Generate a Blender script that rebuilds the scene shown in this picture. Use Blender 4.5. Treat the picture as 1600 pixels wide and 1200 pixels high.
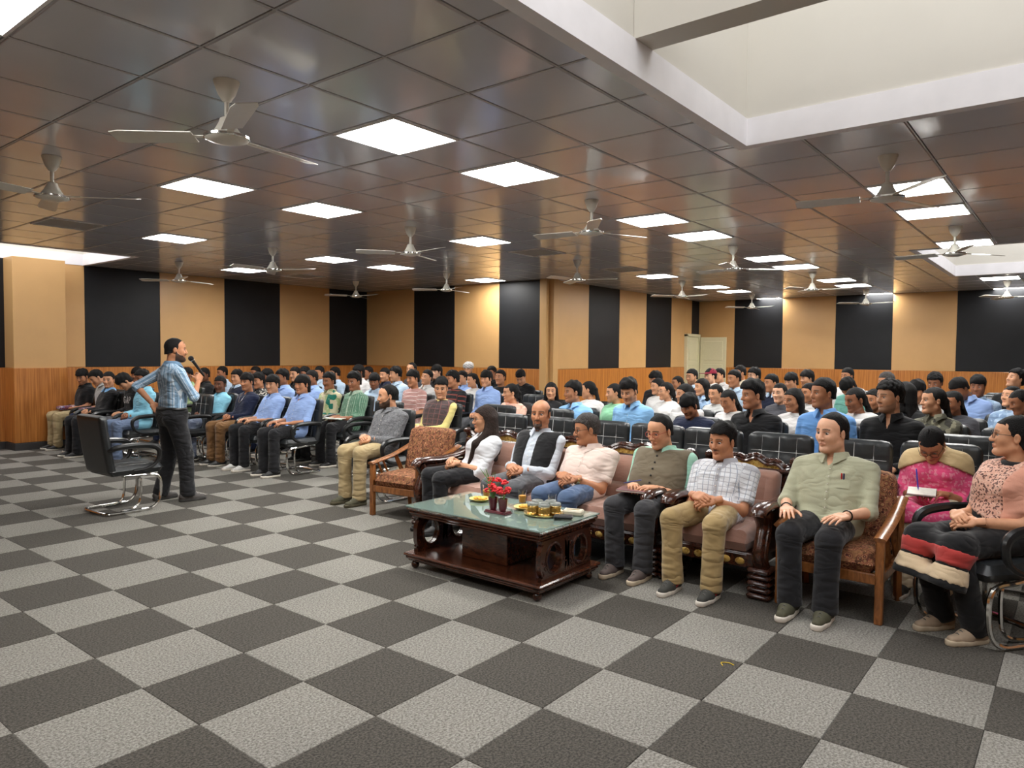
import bpy, math, random
import numpy as np
from mathutils import Vector, Matrix

S = bpy.context.scene
for o in list(bpy.data.objects):
    bpy.data.objects.remove(o, do_unlink=True)
COL = S.collection

# ------------------------------------------------------------------ camera, world, exposure
# world: X runs from the stage side into the hall, Y towards the left wall, Z up; metres
cam_d = bpy.data.cameras.new('camera')
cam = bpy.data.objects.new('camera', cam_d)
COL.objects.link(cam)
CAM_YAW, CAM_PITCH, CAM_ROLL, CAM_H, CAM_F = 0.6712, -0.0401, 0.0086, 1.5106, 1121.76
cam_d.sensor_fit = 'HORIZONTAL'
cam_d.sensor_width = 36.0
cam_d.lens = 36.0 * CAM_F / 1600.0
cam_d.clip_start = 0.05
_f = np.array([math.cos(CAM_YAW) * math.cos(CAM_PITCH), math.sin(CAM_YAW) * math.cos(CAM_PITCH), math.sin(CAM_PITCH)])
_r = np.array([math.sin(CAM_YAW), -math.cos(CAM_YAW), 0.0])
_u = np.cross(_r, _f)
_c, _s = math.cos(CAM_ROLL), math.sin(CAM_ROLL)
_r2, _u2 = _c * _r + _s * _u, -_s * _r + _c * _u
cam.matrix_world = Matrix(((_r2[0], _u2[0], -_f[0], 0), (_r2[1], _u2[1], -_f[1], 0), (_r2[2], _u2[2], -_f[2], CAM_H), (0, 0, 0, 1)))
S.camera = cam

W = bpy.data.worlds.new('overcast_sky')
S.world = W
W.use_nodes = True
W.node_tree.nodes['Background'].inputs[0].default_value = (0.98, 0.98, 1.0, 1)
W.node_tree.nodes['Background'].inputs[1].default_value = 2.5      # bright hazy day above the skylights

S.view_settings.view_transform = 'Standard'
S.view_settings.look = 'None'
S.view_settings.gamma = 1.0
S.view_settings.use_curve_mapping = False
S.view_settings.exposure = 0.36
PANEL_LIGHT = 34.0          # brightness of the LED ceiling panels

# ------------------------------------------------------------------ helpers
R = math.radians
def nrm(v):
    v = np.asarray(v, float)
    return v / max(1e-9, np.linalg.norm(v))

def mesh_np(name, V, F, smooth=True):
    """V (n,3); F list of (m,k) int arrays (k = 3 or 4)"""
    me = bpy.data.meshes.new(name)
    V = np.ascontiguousarray(V, dtype=np.float32)
    if not isinstance(F, (list, tuple)):
        F = [F]
    F = [np.asarray(f, dtype=np.int32) for f in F if len(f)]
    nl = sum(f.size for f in F)
    npoly = sum(len(f) for f in F)
    me.vertices.add(len(V)); me.vertices.foreach_set('co', V.ravel())
    me.loops.add(nl); me.loops.foreach_set('vertex_index', np.concatenate([f.ravel() for f in F]))
    starts, tot, at = [], [], 0
    for f in F:
        k = f.shape[1]
        starts.append(at + np.arange(len(f)) * k)
        at += f.size
    me.polygons.add(npoly)
    me.polygons.foreach_set('loop_start', np.concatenate(starts).astype(np.int32))
    me.update(calc_edges=True)
    me.validate()
    me.polygons.foreach_set('use_smooth', np.full(len(me.polygons), bool(smooth)))
    return me

def link(name, me, mat=None, parent=None, loc=None, rz=None):
    o = bpy.data.objects.new(name, me)
    COL.objects.link(o)
    if me is not None and mat is not None:
        if not me.materials:
            me.materials.append(mat)
            if me.users > 1:
                pass
        if me.materials[0] is not mat:
            o.material_slots[0].link = 'OBJECT'
            o.material_slots[0].material = mat
    if parent is not None:
        o.parent = parent
    if loc is not None:
        o.location = loc
    if rz is not None:
        o.rotation_euler = (0, 0, rz)
    return o

def tag(o, label=None, cat=None, group=None, kind=None):
    if label: o['label'] = label
    if cat: o['category'] = cat
    if group: o['group'] = group
    if kind: o['kind'] = kind
    return o

def empty(name, loc=(0, 0, 0), rz=0.0):
    o = bpy.data.objects.new(name, None)
    o.empty_display_size = 0.1
    COL.objects.link(o)
    o.location = loc
    o.rotation_euler = (0, 0, rz)
    return o

KIDS = {}
def copy_tree(o, parent=None):
    c = o.copy()
    COL.objects.link(c)
    c.parent = parent
    for ch in list(o.children):
        copy_tree(ch, c)
    return c

class MB:
    """collects simple solids into one mesh"""
    def __init__(s):
        s.V = []; s.F3 = []; s.F4 = []; s.n = 0; s.sm = True
    def add(s, V, F):
        V = np.asarray(V, float).reshape(-1, 3)
        for f in F:
            f = [i + s.n for i in f]
            if len(f) == 4: s.F4.append(f)
            elif len(f) == 3: s.F3.append(f)
            else:
                for i in range(1, len(f) - 1): s.F3.append([f[0], f[i], f[i + 1]])
        s.V.append(V); s.n += len(V)
        return s
    def box(s, c, d, rot=None, bev=0.0):
        """box with centre c, full size d; bev chamfers all edges"""
        hx, hy, hz = [x / 2 for x in d]
        if bev > 0:
            b = min(bev, hx * .9, hy * .9, hz * .9)
            P = []
            for sx in (-1, 1):
                for sy in (-1, 1):
                    for sz in (-1, 1):
                        P += [(sx * hx, sy * (hy - b), sz * (hz - b)), (sx * (hx - b), sy * hy, sz * (hz - b)), (sx * (hx - b), sy * (hy - b), sz * hz)]
            def i(sx, sy, sz, a): return ((sx * 2 + sy) * 2 + sz) * 3 + a
            F = []
            F += [(i(0,0,0,0), i(0,0,1,0), i(0,1,1,0), i(0,1,0,0)), (i(1,0,0,0), i(1,1,0,0), i(1,1,1,0), i(1,0,1,0))]
            F += [(i(0,0,0,1), i(1,0,0,1), i(1,0,1,1), i(0,0,1,1)), (i(0,1,0,1), i(0,1,1,1), i(1,1,1,1), i(1,1,0,1))]
            F += [(i(0,0,0,2), i(0,1,0,2), i(1,1,0,2), i(1,0,0,2)), (i(0,0,1,2), i(1,0,1,2), i(1,1,1,2), i(0,1,1,2))]
            for a in (0, 1):
                for b_ in (0, 1):
                    fl = (a + b_) % 2
                    q = [(i(a,b_,0,0), i(a,b_,0,1), i(a,b_,1,1), i(a,b_,1,0)), (i(a,0,b_,0), i(a,1,b_,0), i(a,1,b_,2), i(a,0,b_,2)), (i(0,a,b_,1), i(0,a,b_,2), i(1,a,b_,2), i(1,a,b_,1))]
                    for t in q:
                        F.append(t if not fl else t[::-1])
            for a in (0, 1):
                for b_ in (0, 1):
                    for c_ in (0, 1):
                        t = (i(a,b_,c_,0), i(a,b_,c_,1), i(a,b_,c_,2))
                        F.append(t)
            P = np.array(P)
        else:
            P = np.array([(x, y, z) for x in (-hx, hx) for y in (-hy, hy) for z in (-hz, hz)])
            F = [(0,1,3,2), (4,6,7,5), (0,4,5,1), (2,3,7,6), (0,2,6,4), (1,5,7,3)]
        if rot is not None:
            P = P @ np.asarray(rot, float).T
        return s.add(P + np.asarray(c, float), F)
    def tube(s, pts, r, n=8, closed=False, cap=True, flat=None):
        """round tube through pts; r scalar or list; flat=(ax, factor) squashes the section"""
        pts = np.asarray(pts, float); m = len(pts)
        rr = np.full(m, r, float) if np.isscalar(r) else np.asarray(r, float)
        T = np.zeros_like(pts)
        for i in range(m):
            a = pts[(i - 1) % m] if (closed or i > 0) else pts[i]
            b = pts[(i + 1) % m] if (closed or i < m - 1) else pts[i]
            T[i] = nrm(b - a)
        ref = np.array([0, 0, 1.0]) if abs(T[0][2]) < .9 else np.array([1.0, 0, 0])
        N = nrm(np.cross(T[0], ref)); V = []
        ang = np.arange(n) * 2 * math.pi / n
        for i in range(m):
            N = nrm(N - T[i] * (N @ T[i])); B = np.cross(T[i], N)
            ring = pts[i] + rr[i] * (np.cos(ang)[:, None] * N + np.sin(ang)[:, None] * B)
            if flat is not None:
                ax, k = nrm(flat[0]), flat[1]
                dd = (ring - pts[i]) @ ax
                ring = ring - np.outer(dd * (1 - k), ax)
            V.append(ring)
        F = []
        for i in range(m if closed else m - 1):
            j = (i + 1) % m
            for k in range(n):
                l = (k + 1) % n
                F.append((i * n + k, i * n + l, j * n + l, j * n + k))
        V = np.concatenate(V)
        if not closed and cap:
            F.append(tuple(range(n))[::-1]); F.append(tuple((m - 1) * n + k for k in range(n)))
        return s.add(V, F)
    def lathe(s, prof, n=16, c=(0, 0, 0), cap=True):
        ang = np.arange(n) * 2 * math.pi / n
        V = np.concatenate([np.c_[r * np.cos(ang), r * np.sin(ang), np.full(n, z)] for r, z in prof]); F = []
        for i in range(len(prof) - 1):
            for k in range(n):
                l = (k + 1) % n
                F.append((i * n + k, i * n + l, (i + 1) * n + l, (i + 1) * n + k))
        if cap:
            F.append(tuple(range(n))[::-1]); F.append(tuple((len(prof) - 1) * n + k for k in range(n)))
        return s.add(V + np.asarray(c, float), F)
    def sphere(s, c, r, n=10, m=6, sc=(1, 1, 1)):
        prof = [(max(1e-4, r * math.sin(math.pi * i / m)), -r * math.cos(math.pi * i / m)) for i in range(m + 1)]
        ang = np.arange(n) * 2 * math.pi / n
        V = np.concatenate([np.c_[a * np.cos(ang), a * np.sin(ang), np.full(n, z)] for a, z in prof]) * np.asarray(sc); F = []
        for i in range(m):
            for k in range(n):
                l = (k + 1) % n
                F.append((i * n + k, i * n + l, (i + 1) * n + l, (i + 1) * n + k))
        return s.add(V + np.asarray(c, float), F)
    def prism(s, poly, lo, hi, axis='z'):
        """extrude a 2D polygon (counter-clockwise) from lo to hi along axis"""
        poly = np.asarray(poly, float); n = len(poly)
        def put(h):
            if axis == 'z': return np.c_[poly, np.full(n, h)]
            if axis == 'y': return np.c_[poly[:, 0], np.full(n, h), poly[:, 1]]
            return np.c_[np.full(n, h), poly]
        V = np.r_[put(lo), put(hi)]
        F = [(k, (k + 1) % n, n + (k + 1) % n, n + k) for k in range(n)]
        s.add(V, F)
        # caps as fans round the centroid keep concave outlines tolerable
        c0 = poly.mean(0); base = s.n
        for h, fl in ((lo, True), (hi, False)):
            P = np.r_[put(h), [[c0[0], c0[1], h] if axis == 'z' else ([c0[0], h, c0[1]] if axis == 'y' else [h, c0[0], c0[1]])]]
            F = [((k, n, (k + 1) % n) if fl else (k, (k + 1) % n, n)) for k in range(n)]
            s.add(P, F)
        return s
    def ringplate(s, outer, inner, lo, hi, axis='y'):
        """plate with a hole: outer and inner outlines with the same number of points"""
        o = np.asarray(outer, float); i_ = np.asarray(inner, float); n = len(o)
        def put(p, h):
            if axis == 'y': return np.c_[p[:, 0], np.full(n, h), p[:, 1]]
            if axis == 'x': return np.c_[np.full(n, h), p]
            return np.c_[p, np.full(n, h)]
        V = np.r_[put(o, lo), put(i_, lo), put(o, hi), put(i_, hi)]; F = []
        for k in range(n):
            l = (k + 1) % n
            F += [(k, l, n + l, n + k)[::-1], (2 * n + k, 2 * n + l, 3 * n + l, 3 * n + k), (k, l, 2 * n + l, 2 * n + k), (n + k, n + l, 3 * n + l, 3 * n + k)[::-1]]
        return s.add(V, F)
    def mesh(s, name, smooth=True):
        return mesh_np(name, np.concatenate(s.V), [f for f in (s.F4, s.F3) if f], smooth)
    def build(s, name, mat, parent=None, smooth=True, **k):
        me = s.mesh(name, smooth)
        if smooth: auto_smooth(me)
        return link(name, me, mat, parent, **k)

def auto_smooth(me, deg=40):
    try:
        me.set_sharp_from_angle(angle=R(deg))
    except Exception:
        pass

def bez(pts, n=6, closed=False):
    """Catmull-Rom through pts"""
    P = np.asarray(pts, float); m = len(P); out = []
    rng = range(m if closed else m - 1)
    for i in rng:
        p0 = P[(i - 1) % m] if (closed or i > 0) else 2 * P[0] - P[1]
        p1, p2 = P[i], P[(i + 1) % m]
        p3 = P[(i + 2) % m] if (closed or i + 2 < m) else 2 * P[-1] - P[-2]
        for t in np.arange(n) / n:
            out.append(.5 * (2 * p1 + (p2 - p0) * t + (2 * p0 - 5 * p1 + 4 * p2 - p3) * t * t + (3 * p1 - p0 - 3 * p2 + p3) * t ** 3))
    if not closed: out.append(P[-1])
    return np.array(out)

# ------------------------------------------------------------------ distance-field modelling (bodies, hair, cloth, cushions)
class Field:
    def __init__(s, lo, hi, h):
        s.h = h
        s.lo = np.asarray(lo, float) - 2 * h
        n = np.ceil((np.asarray(hi, float) + 2 * h - s.lo) / h).astype(int) + 1
        s.ax = [s.lo[i] + np.arange(n[i]) * h for i in range(3)]
        s.d = np.full(n, 1.0, dtype=np.float32)
    def win(s, lo, hi):
        sl = []
        for i in range(3):
            a = int(max(0, math.floor((lo[i] - s.lo[i]) / s.h)))
            b = int(min(len(s.ax[i]), math.ceil((hi[i] - s.lo[i]) / s.h) + 1))
            if b <= a: return None
            sl.append(slice(a, b))
        sl = tuple(sl)
        return sl, s.ax[0][sl[0]][:, None, None], s.ax[1][sl[1]][None, :, None], s.ax[2][sl[2]][None, None, :]
    def join(s, sl, v, k):
        o = s.d[sl]
        if k <= 0:
            s.d[sl] = np.minimum(o, v)
        else:
            hh = np.clip(.5 + .5 * (o - v) / k, 0, 1)
            s.d[sl] = o + (v - o) * hh - k * hh * (1 - hh)
    def cut(s, sl, v, k=0.0):
        """remove the inside of v"""
        o = s.d[sl]
        if k <= 0:
            s.d[sl] = np.maximum(o, -v)
        else:
            hh = np.clip(.5 - .5 * (o + v) / k, 0, 1)
            s.d[sl] = o + (-v - o) * hh + k * hh * (1 - hh)
    @staticmethod
    def _cone(X, Y, Z, a, b, r1, r2, flat, end):
        a = np.asarray(a, float); ab = np.asarray(b, float) - a
        L2 = max(1e-12, ab @ ab)
        px, py, pz = X - a[0], Y - a[1], Z - a[2]
        t = np.clip((px * ab[0] + py * ab[1] + pz * ab[2]) / L2, 0, 1)
        qx, qy, qz = px - t * ab[0], py - t * ab[1], pz - t * ab[2]
        q2 = qx * qx + qy * qy + qz * qz
        sc = 1.0
        if flat is not None:
            n, f = flat
            dn = qx * n[0] + qy * n[1] + qz * n[2]
            q2 = q2 + (1 / (f * f) - 1) * dn * dn
            sc = f if f < 1 else 1.0
        v = (np.sqrt(q2) - (r1 + (r2 - r1) * t)) * (sc * .5 + .5)
        if end:
            L = math.sqrt(L2); u = ab / L
            v = np.maximum(v, px * u[0] + py * u[1] + pz * u[2] - L)
        return v
    def cone(s, a, b, r1, r2, k=.02, flat=None, end=False, cut=False):
        a = np.asarray(a, float); b = np.asarray(b, float)
        m = max(r1, r2) * (max(1, flat[1]) if flat else 1) + k + 3 * s.h
        w = s.win(np.minimum(a, b) - m, np.maximum(a, b) + m)
        if w is None: return s
        v = s._cone(w[1], w[2], w[3], a, b, r1, r2, flat, end)
        (s.cut if cut else s.join)(w[0], v, k)
        return s
    def ell(s, c, r, k=.02, rot=None, cut=False):
        """ellipsoid; rot columns are its axes"""
        c = np.asarray(c, float); r = np.asarray(r, float)
        m = max(r) + k + 3 * s.h
        w = s.win(c - m, c + m)
        if w is None: return s
        x, y, z = w[1] - c[0], w[2] - c[1], w[3] - c[2]
        if rot is not None:
            Rm = np.asarray(rot)
            x, y, z = [x * Rm[0, i] + y * Rm[1, i] + z * Rm[2, i] for i in range(3)]
        k0 = np.sqrt((x / r[0]) ** 2 + (y / r[1]) ** 2 + (z / r[2]) ** 2)
        k1 = np.sqrt((x / r[0] ** 2) ** 2 + (y / r[1] ** 2) ** 2 + (z / r[2] ** 2) ** 2)
        v = k0 * (k0 - 1) / np.maximum(k1, 1e-6)
        (s.cut if cut else s.join)(w[0], v, k)
        return s
    def rbox(s, c, half, r, k=.01, rot=None, cut=False):
        c = np.asarray(c, float); half = np.asarray(half, float)
        m = np.linalg.norm(half) + k + 3 * s.h
        w = s.win(c - m, c + m)
        if w is None: return s
        x, y, z = w[1] - c[0], w[2] - c[1], w[3] - c[2]
        if rot is not None:
            Rm = np.asarray(rot)
            x, y, z = [x * Rm[0, i] + y * Rm[1, i] + z * Rm[2, i] for i in range(3)]
        qx, qy, qz = np.abs(x) - half[0] + r, np.abs(y) - half[1] + r, np.abs(z) - half[2] + r
        v = np.sqrt(np.maximum(qx, 0) ** 2 + np.maximum(qy, 0) ** 2 + np.maximum(qz, 0) ** 2) + np.minimum(np.maximum(qx, np.maximum(qy, qz)), 0) - r
        (s.cut if cut else s.join)(w[0], v, k)
        return s
    def fn(s, f, cut=False, inter=False, k=0.0):
        v = f(s.ax[0][:, None, None], s.ax[1][None, :, None], s.ax[2][None, None, :])
        v = np.broadcast_to(v, s.d.shape)
        sl = (slice(None),) * 3
        if inter: s.d = np.maximum(s.d, v).astype(np.float32)
        elif cut: s.cut(sl, v, k)
        else: s.join(sl, v, k)
        return s
    def surf(s):
        """surface nets"""
        d = s.d; neg = d < 0
        c = [neg[i:i + d.shape[0] - 1, j:j + d.shape[1] - 1, k:k + d.shape[2] - 1] for i in (0, 1) for j in (0, 1) for k in (0, 1)]
        cnt = sum(x.astype(np.int8) for x in c)
        act = (cnt > 0) & (cnt < 8)
        I, J, K = np.nonzero(act)
        n = len(I)
        if n == 0: return np.zeros((0, 3)), np.zeros((0, 4), int)
        idx = np.full(act.shape, -1, dtype=np.int32)
        idx[I, J, K] = np.arange(n)
        acc = np.zeros((n, 3)); num = np.zeros(n)
        val = {}
        for i in (0, 1):
            for j in (0, 1):
                for k in (0, 1):
                    val[i, j, k] = d[I + i, J + j, K + k]
        for a in val:
            for axis in range(3):
                if a[axis]: continue
                b = list(a); b[axis] = 1; b = tuple(b)
                va, vb = val[a], val[b]
                m = (va < 0) != (vb < 0)
                t = va[m] / (va[m] - vb[m])
                p = np.tile(np.array(a, float), (m.sum(), 1)); p[:, axis] += t
                acc[m] += p; num[m] += 1
        V = s.lo + (np.c_[I, J, K] + acc / num[:, None]) * s.h
        Q = []
        for axis in range(3):
            b, cc = [(1, 2), (2, 0), (0, 1)][axis]
            sa = [slice(None)] * 3; sb = [slice(None)] * 3
            sa[axis] = slice(0, -1); sb[axis] = slice(1, None)
            x, y = neg[tuple(sa)], neg[tuple(sb)]
            e = np.argwhere(x != y)
            if len(e) == 0: continue
            ok = (e[:, b] > 0) & (e[:, cc] > 0) & (e[:, b] < d.shape[b] - 1) & (e[:, cc] < d.shape[cc] - 1)
            e = e[ok]
            flip = x[tuple(e.T)]
            def at(db, dc):
                q = e.copy(); q[:, b] -= db; q[:, cc] -= dc
                return idx[tuple(q.T)]
            q = np.c_[at(1, 1), at(0, 1), at(0, 0), at(1, 0)]
            q[~flip] = q[~flip][:, ::-1]
            Q.append(q)
        Q = np.concatenate(Q)
        Q = Q[(Q >= 0).all(1)]
        return V, Q

def vnormals(V, Q):
    a, b = V[Q[:, 2]] - V[Q[:, 0]], V[Q[:, 3]] - V[Q[:, 1]]
    fn = np.cross(a, b); N = np.zeros_like(V)
    for i in range(4): np.add.at(N, Q[:, i], fn)
    return N / np.maximum(1e-12, np.linalg.norm(N, axis=1))[:, None]

def relax(V, Q, it=1, w=.5):
    E = np.concatenate([Q[:, [0, 1]], Q[:, [1, 2]], Q[:, [2, 3]], Q[:, [3, 0]]])
    for _ in range(it):
        A = np.zeros_like(V); c = np.zeros(len(V))
        np.add.at(A, E[:, 0], V[E[:, 1]]); np.add.at(A, E[:, 1], V[E[:, 0]])
        np.add.at(c, E[:, 0], 1); np.add.at(c, E[:, 1], 1)
        V = V * (1 - w) + w * A / np.maximum(1, c)[:, None]
    return V

# ------------------------------------------------------------------ materials
MATS = {}
def lin(c):
    """sRGB 0-255 to linear"""
    c = np.asarray(c, float) / 255
    return tuple(np.where(c <= .04045, c / 12.92, ((c + .055) / 1.055) ** 2.4))
def mat(name, color, rough=.6, metal=0.0, spec=.5, var=.08, scale=30.0, bump=0.0, bscale=60.0, coat=0.0, sheen=0.0, ior=None, stretch=None, trans=0.0, vec='Object'):
    """plain procedural material: colour with slight noise variation and optional relief"""
    if name in MATS: return MATS[name]
    m = bpy.data.materials.new(name); m.use_nodes = True; MATS[name] = m
    nt = m.node_tree; b = nt.nodes['Principled BSDF']
    b.inputs['Roughness'].default_value = rough
    b.inputs['Metallic'].default_value = metal
    b.inputs['Specular IOR Level'].default_value = spec
    if coat: b.inputs['Coat Weight'].default_value = coat; b.inputs['Coat Roughness'].default_value = .1
    if sheen: b.inputs['Sheen Weight'].default_value = sheen
    if trans: b.inputs['Transmission Weight'].default_value = trans
    if ior: b.inputs['IOR'].default_value = ior
    tc = nt.nodes.new('ShaderNodeTexCoord'); src = tc.outputs[vec]
    if stretch:
        mp = nt.nodes.new('ShaderNodeMapping'); mp.inputs['Scale'].default_value = stretch
        nt.links.new(src, mp.inputs[0]); src = mp.outputs[0]
    nz = nt.nodes.new('ShaderNodeTexNoise'); nz.inputs['Scale'].default_value = scale; nz.inputs['Detail'].default_value = 4
    nt.links.new(src, nz.inputs['Vector'])
    rp = nt.nodes.new('ShaderNodeValToRGB')
    c = np.asarray(color, float)
    rp.color_ramp.elements[0].position = .3; rp.color_ramp.elements[1].position = .7
    rp.color_ramp.elements[0].color = (*np.clip(c * (1 - var), 0, 1), 1)
    rp.color_ramp.elements[1].color = (*np.clip(c * (1 + var), 0, 1), 1)
    nt.links.new(nz.outputs['Fac'], rp.inputs[0]); nt.links.new(rp.outputs[0], b.inputs['Base Color'])
    if bump:
        n2 = nt.nodes.new('ShaderNodeTexNoise'); n2.inputs['Scale'].default_value = bscale; n2.inputs['Detail'].default_value = 3
        nt.links.new(src, n2.inputs['Vector'])
        bp = nt.nodes.new('ShaderNodeBump'); bp.inputs['Strength'].default_value = bump; bp.inputs['Distance'].default_value = .01
        nt.links.new(n2.outputs['Fac'], bp.inputs['Height']); nt.links.new(bp.outputs[0], b.inputs['Normal'])
    return m

def emit(name, color, strength):
    if name in MATS: return MATS[name]
    m = bpy.data.materials.new(name); m.use_nodes = True; MATS[name] = m
    nt = m.node_tree
    for n in list(nt.nodes): nt.nodes.remove(n)
    e = nt.nodes.new('ShaderNodeEmission'); e.inputs[0].default_value = (*color, 1); e.inputs[1].default_value = strength
    o = nt.nodes.new('ShaderNodeOutputMaterial'); nt.links.new(e.outputs[0], o.inputs[0])
    return m

def fabric(name, color, pattern=None, c2=None, freq=60.0, width=.3, axis='X', c3=None, rough=.85, wrinkle=.35, sheen=.15, axis2='Y', freq2=None):
    """cloth: plain, 'stripe' along an axis, 'check' (two thin line sets), 'patch' (blotches), with crease relief"""
    if name in MATS: return MATS[name]
    m = bpy.data.materials.new(name); m.use_nodes = True; MATS[name] = m
    nt = m.node_tree; b = nt.nodes['Principled BSDF']
    b.inputs['Roughness'].default_value = rough; b.inputs['Specular IOR Level'].default_value = .25
    b.inputs['Sheen Weight'].default_value = sheen
    N = nt.nodes.new; Lk = nt.links.new
    tc = N('ShaderNodeTexCoord')
    def mixc(f, a, b_):
        x = N('ShaderNodeMix'); x.data_type = 'RGBA'
        for sock, v in ((x.inputs[6], a), (x.inputs[7], b_)):
            if isinstance(v, bpy.types.NodeSocket): Lk(v, sock)
            else: sock.default_value = (*v, 1)
        Lk(f, x.inputs[0]); return x.outputs[2]
    at = N('ShaderNodeAttribute'); at.attribute_name = 'cloth'
    sep = N('ShaderNodeSeparateXYZ'); Lk(at.outputs['Vector'], sep.inputs[0])
    def lines(ax, fr, wd):
        mu = N('ShaderNodeMath'); mu.operation = 'MULTIPLY'; Lk(sep.outputs[ax], mu.inputs[0]); mu.inputs[1].default_value = fr
        fr_ = N('ShaderNodeMath'); fr_.operation = 'FRACT'; Lk(mu.outputs[0], fr_.inputs[0])
        lt = N('ShaderNodeMath'); lt.operation = 'LESS_THAN'; Lk(fr_.outputs[0], lt.inputs[0]); lt.inputs[1].default_value = wd
        return lt.outputs[0]
    col = None
    if pattern == 'stripe':
        col = mixc(lines(axis, freq, width), color, c2)
        if c3 is not None: col = mixc(lines(axis, freq / 3.0, width / 3), col, c3)
    elif pattern == 'check':
        col = mixc(lines(axis, freq, width), color, c2)
        col = mixc(lines(axis2, freq2 or freq, width), col, c3 if c3 is not None else c2)
    elif pattern == 'patch':
        vo = N('ShaderNodeTexVoronoi'); vo.inputs['Scale'].default_value = freq; Lk(tc.outputs['Object'], vo.inputs['Vector'])
        rp = N('ShaderNodeValToRGB'); rp.color_ramp.interpolation = 'CONSTANT'
        sp = N('ShaderNodeSeparateColor'); Lk(vo.outputs['Color'], sp.inputs[0]); Lk(sp.outputs[0], rp.inputs[0])
        cols = [color, c2, c3 if c3 is not None else color]
        rp.color_ramp.elements[0].color = (*cols[0], 1); rp.color_ramp.elements[1].position = .5; rp.color_ramp.elements[1].color = (*cols[1], 1)
        e = rp.color_ramp.elements.new(.75); e.color = (*cols[2], 1)
        col = rp.outputs[0]
    nz = N('ShaderNodeTexNoise'); nz.inputs['Scale'].default_value = 260; nz.inputs['Detail'].default_value = 2; Lk(tc.outputs['Object'], nz.inputs['Vector'])
    rp = N('ShaderNodeValToRGB'); rp.color_ramp.elements[0].color = (.86, .86, .86, 1); rp.color_ramp.elements[1].color = (1.1, 1.1, 1.1, 1)
    Lk(nz.outputs['Fac'], rp.inputs[0])
    mm = N('ShaderNodeMix'); mm.data_type = 'RGBA'; mm.blend_type = 'MULTIPLY'; mm.inputs[0].default_value = 1
    if col is None: mm.inputs[6].default_value = (*color, 1)
    else: Lk(col, mm.inputs[6])
    Lk(rp.outputs[0], mm.inputs[7]); Lk(mm.outputs[2], b.inputs['Base Color'])
    mp = N('ShaderNodeMapping'); mp.inputs['Scale'].default_value = (1.0, .75, 1.9); mp.inputs['Rotation'].default_value = (.5, .3, .2)
    Lk(tc.outputs['Object'], mp.inputs[0])
    n2 = N('ShaderNodeTexNoise'); n2.inputs['Scale'].default_value = 5.0; n2.inputs['Detail'].default_value = 2.0; n2.inputs['Distortion'].default_value = .35; n2.inputs['Roughness'].default_value = .55
    Lk(mp.outputs[0], n2.inputs['Vector'])
    bp = N('ShaderNodeBump'); bp.inputs['Strength'].default_value = min(1.0, wrinkle * 1.6); bp.inputs['Distance'].default_value = .075
    s1 = N('ShaderNodeMath'); s1.operation = 'SUBTRACT'; s1.inputs[1].default_value = .5; Lk(n2.outputs['Fac'], s1.inputs[0])
    s2 = N('ShaderNodeMath'); s2.operation = 'ABSOLUTE'; Lk(s1.outputs[0], s2.inputs[0])
    s3 = N('ShaderNodeMath'); s3.operation = 'POWER'; s3.inputs[1].default_value = 1.05; Lk(s2.outputs[0], s3.inputs[0])
    Lk(s3.outputs[0], bp.inputs['Height']); Lk(bp.outputs[0], b.inputs['Normal'])
    return m
# ------------------------------------------------------------------ the hall
H = 2.935                       # ceiling height
X0, X1, Y0, Y1 = -2.2, 17.6, -4.2, 13.0
XB, YC = 10.95, 7.82            # the hall steps in: wall B at X = XB, wall C at Y = YC
GS, GX, GY = 0.597, 1.76, 3.268 # ceiling grid
OPEN = [(-1.4, 4.80, -2.4, 1.82), (10.75, 14.4, -2.4, 1.76), (0.2, 4.92, 11.2, 12.98)]   # skylight openings

def carpet(name, c, c2):
    m = bpy.data.materials.new(name); m.use_nodes = True
    nt = m.node_tree; b = nt.nodes['Principled BSDF']; N = nt.nodes.new; Lk = nt.links.new
    b.inputs['Roughness'].default_value = .95; b.inputs['Specular IOR Level'].default_value = .15; b.inputs['Sheen Weight'].default_value = .1
    g = N('ShaderNodeNewGeometry')
    n1 = N('ShaderNodeTexNoise'); n1.inputs['Scale'].default_value = 95; n1.inputs['Detail'].default_value = 3; n1.inputs['Roughness'].default_value = .7
    n2 = N('ShaderNodeTexNoise'); n2.inputs['Scale'].default_value = 1.7; n2.inputs['Detail'].default_value = 2
    Lk(g.outputs['Position'], n1.inputs['Vector']); Lk(g.outputs['Position'], n2.inputs['Vector'])
    rp = N('ShaderNodeValToRGB'); rp.color_ramp.elements[0].position = .38; rp.color_ramp.elements[1].position = .62
    rp.color_ramp.elements[0].color = (*c2, 1); rp.color_ramp.elements[1].color = (*c, 1)
    Lk(n1.outputs['Fac'], rp.inputs[0])
    r2 = N('ShaderNodeValToRGB'); r2.color_ramp.elements[0].color = (.88, .88, .88, 1); r2.color_ramp.elements[1].color = (1.1, 1.09, 1.07, 1)
    Lk(n2.outputs['Fac'], r2.inputs[0])
    mx = N('ShaderNodeMix'); mx.data_type = 'RGBA'; mx.blend_type = 'MULTIPLY'; mx.inputs[0].default_value = 1
    Lk(rp.outputs[0], mx.inputs[6]); Lk(r2.outputs[0], mx.inputs[7]); Lk(mx.outputs[2], b.inputs['Base Color'])
    bp = N('ShaderNodeBump'); bp.inputs['Strength'].default_value = .6; bp.inputs['Distance'].default_value = .006
    Lk(n1.outputs['Fac'], bp.inputs['Height']); Lk(bp.outputs[0], b.inputs['Normal'])
    return m
M_CL = carpet('light_grey_carpet', lin((157, 154, 147)), lin((100, 97, 91)))
M_CD = carpet('dark_grey_carpet', lin((91, 87, 80)), lin((47, 44, 40)))
M_SUB = mat('subfloor', (.05, .05, .05), .9)
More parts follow.
